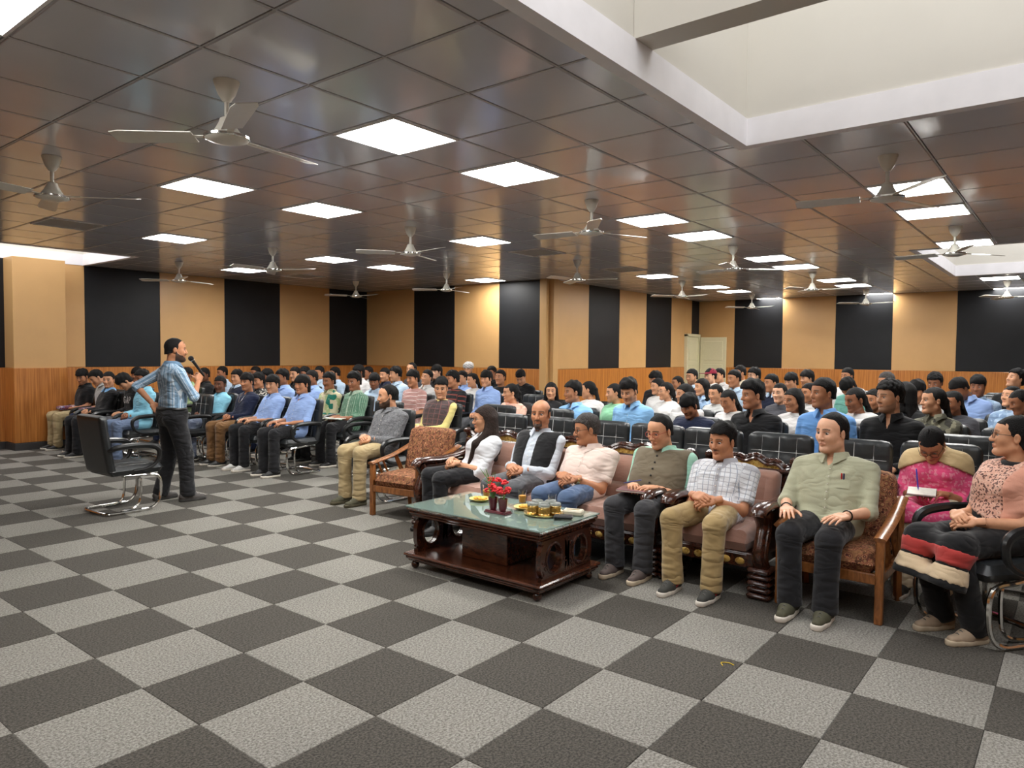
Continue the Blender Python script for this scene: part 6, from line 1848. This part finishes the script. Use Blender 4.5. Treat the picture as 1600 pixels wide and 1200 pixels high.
# shawls and scarves
def drape(key, name, m, prims, h=.010, amp=.006, fr=(40, 60), parent=None):
    d = PEOPLE[key]; f = Field(d['lo'] - .08, d['hi'] + np.array([.08, .08, .14]), h)
    for p in prims: f.cone(p[0], p[1], p[2], p[3], p[4] if len(p) > 4 else .03, flat=p[5] if len(p) > 5 else None)
    V, Q = f.surf(); V = wrinkle(V, vnormals(V, Q), amp, hash_(key) + 9, fr)
    return link(name, mesh_np(name, V, [Q]), m, parent or d['root'])
def ringprims(key, rad, z0, thick, tilt=.0, k=.02, n=9):
    d = PEOPLE[key]; NB = d['NB']; P_ = []
    for i in range(n):
        a = 2 * math.pi * i / n; P_.append(NB + np.array([math.cos(a) * rad + .02, math.sin(a) * rad * 1.15, z0 - tilt * math.cos(a)]))
    return [(P_[i], P_[(i + 1) % n], thick, thick, k) for i in range(n)]
d = PEOPLE['kurta']
_kscarf = FB('beige_scarf', lin((204, 178, 132)))
M_SHAWL = FB('patterned_peach_shawl', lin((214, 166, 146)), 'patch', lin((104, 72, 66)), 120, c3=lin((222, 182, 162)))
M_SHAWL2 = FB('plain_peach_shawl', lin((208, 150, 128)))
d = PEOPLE['shawl']; at_ = d['at']
def wrap(key, name, m, inf, cutf, h=.0115, arms=.55, amp=.008):
    d = PEOPLE[key]; f = Field(d['lo'] - .06, d['hi'] + np.array([.06, .06, .06]), h)
    d['torso'](f, inf, .05)
    for s_ in (-1, 1):
        e = d['SHO'][s_] + (d['EL'][s_] - d['SHO'][s_]) * arms
        f.cone(d['SHO'][s_], e, .052 * d['s'] + .010, .054 * d['s'] + .010, .03, end=True)
    f.fn(cutf, inter=True)
    f.cone(d['NB'] + np.array([.02, 0, -.02]), d['NB'] + np.array([.03, 0, .12]), .058 * d['s'], .075 * d['s'], .01, cut=True)
    V, Q = f.surf(); V = wrinkle(V, vnormals(V, Q), amp, hash_(key) + 4, (30, 50))
    return link(name, mesh_np(name, V, [Q]), m, d['root'])
_kn = PEOPLE['kurta']['NB']
wrap('kurta', 'scarf', _kscarf, .030, lambda x, y, z: (_kn[2] - .040 - .38 * np.abs(y) + .20 * np.maximum(0, x - _kn[0])) - z, arms=.30, amp=.007)
_nb, _hp = d['NB'], d['HP']
wrap('shawl', 'shawl', M_SHAWL, .026, lambda x, y, z: np.maximum((_hp[2] + .10 - .35 * y) - z, y - .085 + 0 * z))
wrap('shawl', 'shawl_end', M_SHAWL2, .030, lambda x, y, z: np.maximum((_hp[2] + .06) - z, .080 - y + 0 * z), arms=.8)
d = PEOPLE['shawl']
M_RED = FB('red_hem_cloth', lin((176, 62, 58))); M_BEI = FB('beige_hem_cloth', lin((206, 184, 152)))
d = PEOPLE['peach']; at_ = d['at']
drape('peach', 'dupatta', WARD['peach'], ringprims('peach', .09, -.03, .034, .04) + [(at_(.92, .02, -.12), at_(.2, .12, -.08), .055, .06, .03), (at_(.92, .02, .12), at_(.2, .12, .08), .055, .06, .03)], .014)
d = PEOPLE['scarf1336']; at_ = d['at']
drape('scarf1336', 'dupatta', WARD['white'], ringprims('scarf1336', .09, -.03, .034, .04) + [(at_(.92, .02, .12), at_(.2, .12, .10), .055, .06, .03)], .014)
# long kurta skirts with a banded hem over the knees
def tunic(key, m, rad=.12, drop=.18, bands=()):
    d = PEOPLE[key]; K = {s: d['KN'][s] for s in (-1, 1)}; mid = (K[1] + K[-1]) / 2; hp = d['HP']; an = (d['AN'][1] + d['AN'][-1]) / 2
    dn = nrm(an - mid) if key != 'shawl' else nrm((.30, 0, -.95))
    def field(a, b_, inf):
        f = Field((-.2, -.4, 0), (.75, .4, .8), .0125)
        for s in (-1, 1):
            f.cone(hp + np.array([0, s * .06, 0]), K[s], .092 + inf, .070 + inf, .05)
        f.cone(K[-1] + np.array([.0, 0, 0]), K[1], .060 + inf, .060 + inf, .05)
        for s in (-1, 1): f.cone(K[s], K[s] + dn * .36, .070 + inf, .088 + inf, .05)
        f.cone(K[-1] + dn * .2, K[1] + dn * .2, .058 + inf, .058 + inf, .08)
        def clip(x, y, z):
            s_ = (x - mid[0]) * dn[0] + (z - mid[2]) * dn[2] + .08
            # distance run along the lap before the knee counts as negative
            return np.maximum(s_ - b_, a - s_)
        f.fn(clip, inter=True)
        return f.surf()
    V, Q = field(-9, drop + .08, 0.0); V = wrinkle(V, vnormals(V, Q), .005, hash_(key) + 5)
    o = link('tunic', mesh_np('tunic', V, [Q]), m, d['root'])
    for nm, a, b_, mm in bands:
        V, Q = field(a + .08, b_ + .08, .004); link(nm, mesh_np(nm, V, [Q]), mm, o)
    return o
tunic('shawl', WARD['blackcloth'], drop=.215, bands=(('red_band', .01, .095, M_RED), ('beige_band', .10, .185, M_BEI)))
tunic('kurta', WARD['pinkkurta'], drop=.05)
# white lettering on the black hoodie
d = PEOPLE['hoodie']; m = MB(); lt = {'G': [(.9, .8), (.5, 1), (.1, .75), (.1, .25), (.5, 0), (.9, .2), (.9, .5), (.55, .5)], 'A': [(0, 0), (.5, 1), (1, 0), (.78, .4), (.22, .4)], 'P': [(.1, 0), (.1, 1), (.7, 1), (.9, .75), (.7, .5), (.1, .5)]}
for i, ch in enumerate('GAP'):
    pts = [front('hoodie', .50 + .20 * v, (-.10 + i * .078) + u * .058, 'shirt', .004) for u, v in lt[ch]]
    m.tube(np.array(pts), .0075, 6, flat=(d['fwd'], .3))
m.build('lettering', WARD['white'], d['shirt'])
# chain, watch, wrist threads
M_SILV = mat('silver_chain', (.7, .7, .7), .25, metal=1); M_GOLDM = mat('gold_watch', (.75, .55, .25), .25, metal=1)
d = PEOPLE['chain']; pts = [front('chain', t, y, 'shirt', .004) for y, t in ((.055, .93), (.05, .82), (.03, .68), (0, .62), (-.03, .68), (-.05, .82), (-.055, .93))]
m = MB(); m.tube(bez(pts, 4), .004, 5); m.build('necklace', M_SILV, d['root'])
def bracelet(key, side, m_, name='bracelet', back=.02, r=.031, th=.004, wide=1.0):
    d = PEOPLE[key]; ax = nrm(d['WR'][side] - d['EL'][side]); c = d['WR'][side] - ax * back
    e1 = nrm(np.cross(ax, [0, 0, 1.0])); e2 = np.cross(ax, e1); a = np.arange(14) * 2 * math.pi / 14
    b = MB(); pts = c + (np.cos(a)[:, None] * e1 + np.sin(a)[:, None] * e2) * r * d['s']
    for k in np.linspace(-wide, wide, 3 if wide > 1 else 1): b.tube(pts + ax * k * .004, th, 6, closed=True)
    return b.build(name, m_, d['root'])
M_THR = mat('red_wrist_thread', lin((170, 44, 52)), .8)
bracelet('pinkshirt', 1, M_GOLDM, 'watch', .025, .033, .006, 2.0); bracelet('pinkshirt', -1, M_THR, 'wrist_thread'); bracelet('bald', 1, M_THR, 'wrist_thread'); bracelet('check', -1, M_THR, 'wrist_thread')
bracelet('olive', 1, GLASS['wire'], 'bracelet'); bracelet('olive', -1, GLASS['wire'], 'bracelet'); bracelet('greytee', 1, GLASS['wire'], 'watch', .02, .033, .006, 2)

# ------------------------------------------------------------------ the standing speaker
M_BELT = mat('black_leather_belt', lin((26, 25, 25)), .4)
spk_look = 338.0
person('speaker', 'bearded man standing in striped shirt and black trousers with a microphone', (3.575, 7.19, 1.535), face=-2.0, look=spk_look, pitch=2, pose='stand', seat=.865, lean=.0, lv=2, sc=.955, legw=1.12, tone='tan', hair='crop', beard='full',
       shirt=WARD['speakershirt'], sleeve='rolled', trousers=WARD['blackp'], shoe=SHOES['spkshoe'], sole=SOLES['greysole'], group='standing speaker', width=1.12, belly=.02,
       legs={1: ((.03, .115, .47), (-.05, .15, .09)), -1: ((.09, -.10, .47), (.10, -.115, .09))}, wrists={1: (-.115, .175, .985), -1: (.235, -.085, 1.215)}, elbows={1: (-.9, .75, .05), -1: (-.2, -.55, -.9)},
       hk={1: 'relax', -1: 'grip', ('dir', 1): (.35, -.35, -.85), ('palm', 1): (.2, -1, .2), ('dir', -1): (.45, .35, .75), ('palm', -1): (-.25, .95, -.1)}, footyaw=.12, shirtlen=0)
d = PEOPLE['speaker']
m = MB(); a = np.arange(24) * 2 * math.pi / 24
m.tube(np.c_[.116 * np.cos(a) + .0, .196 * np.sin(a), np.full(24, .945)], .013, 6, closed=True, flat=((0, 0, 1), 1.0)); m.build('belt', M_BELT, d['trousers'])
# microphone held in front of the mouth
hw = world('speaker', d['WR'][-1]); mo = world('speaker', d['HD'] + d['Rh'] @ np.array([.145, 0, -.075]) * d['s'])
hx = hw + np.array([.055, .02, .075])
ax = nrm(mo - hx)
mt = empty('microphone', tuple(hx)); tag(mt, 'black handheld microphone at the standing speaker\'s mouth', 'microphone')
M_MIC = mat('black_mic_body', lin((20, 20, 21)), .4); M_GRI = mat('mic_grille', lin((40, 40, 42)), .5, metal=.6, bump=.8, bscale=900)
b = MB(); L_ = np.linalg.norm(mo - hx) - .03
b.tube([-ax * .03, -ax * .02, ax * (L_ - .03), ax * (L_ - .005)], [.010, .0125, .0155, .019], 12); b.build('body', M_MIC, mt)
b = MB(); b.sphere(ax * (L_ + .018), .027, 14, 9); b.build('grille', M_GRI, mt)
b = MB(); b.tube([ax * (L_ - .008), ax * (L_ - .001)], [.0205, .0215], 12); b.build('ring', M_SILV, mt)

# the empty chair beside the speaker, empty chairs behind the sofas and in the rows
place_chair(3.065, 7.17, R(2), 'empty black visitor chair beside the standing speaker, turned to the audience', 'empty black visitor chairs')
for y, lab in ((3.36, 'behind the man in the pale pink shirt'), (2.84, 'hidden behind the man in the olive waistcoat'), (2.34, 'between the olive waistcoat and the checked shirt'), (1.80, 'directly behind the man in the checked shirt'), (1.27, 'directly behind the man in the olive grey shirt'), (3.92, 'behind the bald man'), (4.50, 'behind the woman in the white blouse')):
    place_chair(5.30, y, math.pi, 'empty black visitor chair ' + lab, 'empty black visitor chairs')
for x, y, lab in ((5.30, .18, 'right of the woman in the pink kurta'), (6.15, .66, 'right behind the woman in the pink kurta'), (6.15, .06, 'behind the woman in the patterned shawl'), (7.0, .42, 'in the third row at the right edge'), (6.2, 4.55, 'between the peach dupatta and the sky blue shirt'), (6.2, 5.35, 'right of the man in the yellow kurta'), (4.93, 9.72, 'right beside the boy in cyan behind the speaker'), (8.3, 6.35, 'left of the smiling young woman'), (5.75, 6.75, 'left of the man in the yellow kurta')):
    place_chair(x, y, math.pi, 'empty black visitor chair ' + lab, 'empty black visitor chairs')
for x in (12.7, 13.7, 14.7):
    for k in range(9):
        place_chair(x, .45 + k * .62, math.pi, 'empty black chair in the unoccupied rows before the back wall', 'unoccupied back rows')

# red flash on the running shoes of the man in the checked shirt
for ch in [c for c in PEOPLE['check']['root'].children if c.name.startswith('shoe')]:
    m = MB()
    for s_ in (-1, 1):
        m.tube([(.07, s_ * .040, .062), (.03, s_ * .0435, .045), (-.005, s_ * .044, .052), (-.03, s_ * .043, .066)], [.002, .006, .005, .002], 6, flat=((0, 1, 0), .5))
    m.build('red_flash', mat('red_flash', lin((200, 40, 44)), .5), ch)
# ------------------------------------------------------------------ things on the table, in laps and on the floor
TZ = .4505
def thing(name, x, y, z, label, cat, group=None, rz=0.0):
    return tag(empty(name, (x, y, z), rz), label, cat, group)
# two maroon vases on a common tray with red flowers
M_VASE = mat('maroon_lacquer', lin((92, 22, 34)), .25, coat=.4); M_FLW = mat('red_petal', lin((226, 40, 48)), .6, var=.25, scale=90); M_STEM = mat('green_blade', lin((96, 140, 62)), .6)
t = thing('flower_arrangement', 3.70, 3.05, TZ, 'two maroon vases on one tray with red flowers and grass blades', 'flower arrangement')
b = MB(); b.box((0, 0, .012), (.075, .175, .012), bev=.005); b.box((0, 0, .004), (.085, .185, .008), bev=.003); b.build('tray', M_VASE, t, False)
rnd = random.Random(5)
for s_ in (-1, 1):
    v = MB(); v.lathe([(.020, .018), (.026, .03), (.033, .085), (.036, .10), (.030, .10), (.026, .06)], 14, (0, s_ * .042, 0)); v.build('vase', M_VASE, t)
for k in range(14):
    y0 = rnd.choice((-.042, .042)); lean_ = rnd.uniform(-.05, .05); top = np.array([lean_, y0 * 1.0 + rnd.uniform(-.03, .05), rnd.uniform(.125, .215)])
    m = MB(); m.tube([(0, y0, .06), (lean_ * .4, y0, .11), top], .0025, 4); m.build('stem', M_STEM, t)
    f_ = MB()
    for j in range(13):
        a = rnd.uniform(0, 6.28); e = rnd.uniform(-.4, 1.4); c = top + .017 * np.array([math.cos(a) * math.cos(e), math.sin(a) * math.cos(e), math.sin(e)])
        f_.sphere(c, rnd.uniform(.009, .013), 6, 4, (1, 1, .6))
    f_.build('flower', M_FLW, t)
for k in range(9):
    a = rnd.uniform(-.6, .9); l = rnd.uniform(.16, .27)
    m = MB(); m.tube(bez([(0, .045, .07), (rnd.uniform(-.03, .03), .06, .16), (rnd.uniform(-.06, .06), .045 + l * .5 * math.sin(a + .6), .10 + l * .75)], 4), [.003] * 8 + [.001], 4); m.build('grass_blade', M_STEM, t)
# plates with snacks, glasses of juice
M_PLATE = mat('yellow_plate', lin((232, 214, 128)), .35, coat=.3); M_SNACK = mat('fried_snack', lin((224, 170, 70)), .7, var=.25, scale=60, bump=.4)
M_CLEAR = mat('clear_glass', (.95, .97, .96), .02, trans=1.0, ior=1.45, var=0); M_JUICE = mat('orange_juice', lin((236, 168, 70)), .3, var=.05)
for x, y, lab in ((3.92, 3.40, 'yellow plate of snacks left of the red flowers'), (3.91, 3.00 - .02, 'yellow plate of snacks right of the red flowers')):
    t = thing('snack_plate', x, y, TZ, lab, 'plate', 'snack plates')
    b = MB(); b.lathe([(.045, 0), (.05, .004), (.078, .016), (.080, .020), (.074, .018), (.045, .007)], 22); b.build('plate', M_PLATE, t)
    for k in range(9):
        a, r_ = rnd.uniform(0, 6.28), rnd.uniform(0, .045)
        m = MB(); m.sphere((r_ * math.cos(a), r_ * math.sin(a), .020), .016, 7, 5, (1.1, .9, .6)); m.build('snack', M_SNACK, t)
for x, y, lab in ((4.05, 3.45, 'glass of orange juice behind the left snack plate'), (4.06, 3.12, 'glass of orange juice between the flowers and the jars'), (4.06, 2.86, 'glass of orange juice behind the gold rimmed jars')):
    t = thing('juice_glass', x, y, TZ, lab, 'glass', 'juice glasses')
    b = MB(); b.lathe([(.024, 0), (.026, .002), (.032, .095), (.030, .095), (.0245, .006), (.002, .005)], 16, cap=False); b.build('tumbler', M_CLEAR, t)
    b = MB(); b.lathe([(.0238, .007), (.0278, .055)], 16); b.build('juice', M_JUICE, t)
# set of round jars with gold rims on a gilt tray
M_GILT = mat('gilt_metal', (.75, .56, .25), .25, metal=1); M_NUT = mat('dried_fruit', lin((150, 120, 52)), .7, var=.4, scale=80); M_LID = mat('clear_jar_lid', lin((190, 196, 190)), .1, trans=.6, ior=1.4)
t = thing('jar_tray', 3.87, 2.79, TZ, 'gilt tray under the round snack jars', 'tray')
b = MB(); b.lathe([(.115, 0), (.135, .006), (.138, .016), (.132, .014), (.112, .006)], 26); b.build('dish', M_GILT, t)
for k in range(6):
    a = k * 2 * math.pi / 5; x, y = (3.87 + .078 * math.cos(a), 2.79 + .078 * math.sin(a)) if k < 5 else (3.87, 2.79)
    w = ('nearest the table front', 'nearest the left flowers', 'at the back left', 'at the back right', 'nearest the phone', 'in the middle')[(k + 3) % 5 if k < 5 else 5]
    j = thing('snack_jar', x, y, TZ + .008, 'round clear jar with gold rim on the gilt tray, %s' % w, 'jar', 'round snack jars')
    m = MB(); m.lathe([(.034, 0), (.037, .004), (.037, .050)], 16); m.build('filling', M_NUT, j)
    m = MB(); m.lathe([(.0375, .0), (.0395, .004), (.0395, .012), (.0375, .014)], 16, cap=False); m.lathe([(.0375, .046), (.0398, .049), (.0398, .055), (.0375, .058)], 16, cap=False); m.build('rim', M_GILT, j)
    m = MB(); m.lathe([(.0385, .058), (.039, .070), (.036, .074), (.004, .075)], 16); m.build('lid', M_LID, j)
# phone and paper pack near the table corner
t = tag(MB().box((0, 0, .014), (.075, .125, .022), bev=.008).build('spectacle_case', mat('black_case', lin((26, 27, 29)), .4), None, False, loc=(3.82, 2.60, TZ + .004), rz=.5), 'black case lying at the right front corner of the table', 'case')
t = thing('tissue_pack', 3.98, 2.63, TZ, 'cream tissue pack behind the black case', 'tissue pack', rz=.35)
MB().box((0, 0, .018), (.085, .135, .034), bev=.008).build('pack', mat('cream_pack', lin((206, 198, 176)), .6, var=.15, scale=14), t, False)
MB().box((0, 0, .0365), (.02, .09, .004), bev=.001).build('opening_flap', mat('pack_flap', lin((166, 150, 118)), .6), t, False)

# notebooks, pens, papers and bags in laps
def in_lap(key, off): return world(key, PEOPLE[key]['thz'] * np.array([0, 0, 1]) + np.asarray(off, float))
def notebook(key, off, label, cover, rz, size=(.15, .21), tilt=0.0):
    p = in_lap(key, off); t = thing('notebook', *p, label, 'notebook', rz=PEOPLE[key]['root'].rotation_euler[2] + rz); t.rotation_euler[1] = tilt
    MB().box((0, 0, -.001), (size[0], size[1], .004), bev=.001).build('cover', cover, t, False)
    MB().box((0, 0, .005), (size[0] - .006, size[1] - .006, .008)).build('pages', mat('paper', lin((232, 228, 216)), .8), t, False)
    return t
M_MAR = mat('maroon_cover', lin((96, 40, 42)), .5); M_BKC = mat('black_cover', lin((30, 30, 33)), .5)
t = notebook('olivevest', (.30, -.03, .012), 'maroon notebook on the lap of the man in the olive waistcoat', M_MAR, .2)
MB().box((0, 0, .0105), (.15, .21, .003), bev=.001).build('front_cover', M_MAR, t, False)
notebook('kurta', (.30, -.03, .045), 'open notebook on the lap of the woman in pink', M_BKC, .1, (.12, .165), .25)
notebook('greenstripe', (.26, .02, .02), 'white papers on the lap of the green striped shirt', mat('paper', lin((232, 228, 216)), .8), .3, (.21, .27))
def pen(key, off, d_, label, c):
    p = in_lap(key, off); dd = PEOPLE[key]['Rw'] @ nrm(d_); m = MB(); m.tube([-dd * .005, dd * .015, dd * .12, dd * .135], [.001, .0045, .0045, .003], 6)
    tag(m.build('pen', mat(label.split()[0] + '_pen', c, .3), None, loc=tuple(p)), label, 'pen')
pen('olivevest', (.31, -.10, .06), (-.1, .95, .25), 'blue pen held over the maroon notebook', lin((60, 70, 130)))
pen('kurta', (.30, -.05, .06), (-.25, -.15, .95), 'violet pen in the hand of the woman in pink', lin((60, 60, 170)))
M_BAG = FB('maroon_patterned_cloth', lin((120, 60, 72)), 'patch', lin((200, 190, 200)), 40, c3=lin((110, 110, 150)))
for key, lab in (('polo', 'patterned cloth bag on the lap of the boy in the black polo'), ('greytee', 'patterned cloth bag on the lap of the pale grey shirt')):
    p = in_lap(key, (.22, 0, .03)); f = Field((-.16, -.14, -.05), (.16, .14, .06), .012)
    f.rbox((0, 0, 0), (.12, .10, .030), .028, .01); V, Q = f.surf(); V = wrinkle(V, vnormals(V, Q), .010, 5, (20, 40))
    tag(link('cloth_bag', mesh_np('cloth_bag', V, [Q]), M_BAG, None, tuple(p), PEOPLE[key]['root'].rotation_euler[2]), lab, 'bag', 'cloth bags in laps')
# odds and ends on the carpet
m = MB(); m.tube(bez([(0, 0, .004), (.03, .02, .004), (.05, -.01, .004), (.04, -.04, .004)], 4), .0025, 5)
tag(m.build('yellow_string', mat('yellow_plastic', lin((206, 176, 40)), .5), None, loc=(3.35, 1.33, 0)), 'curl of yellow string on the carpet', 'string')
t = thing('power_adaptor', 4.02, .03, 0, 'black and white adaptor on the carpet at the right edge', 'adaptor')
MB().box((0, 0, .02), (.06, .09, .04), bev=.006).build('body', mat('black_plastic', lin((24, 24, 25)), .4), t, False)
MB().box((0, .02, .046), (.05, .04, .012), bev=.004).build('plug', mat('white_plastic', lin((226, 226, 226)), .4), t, False)
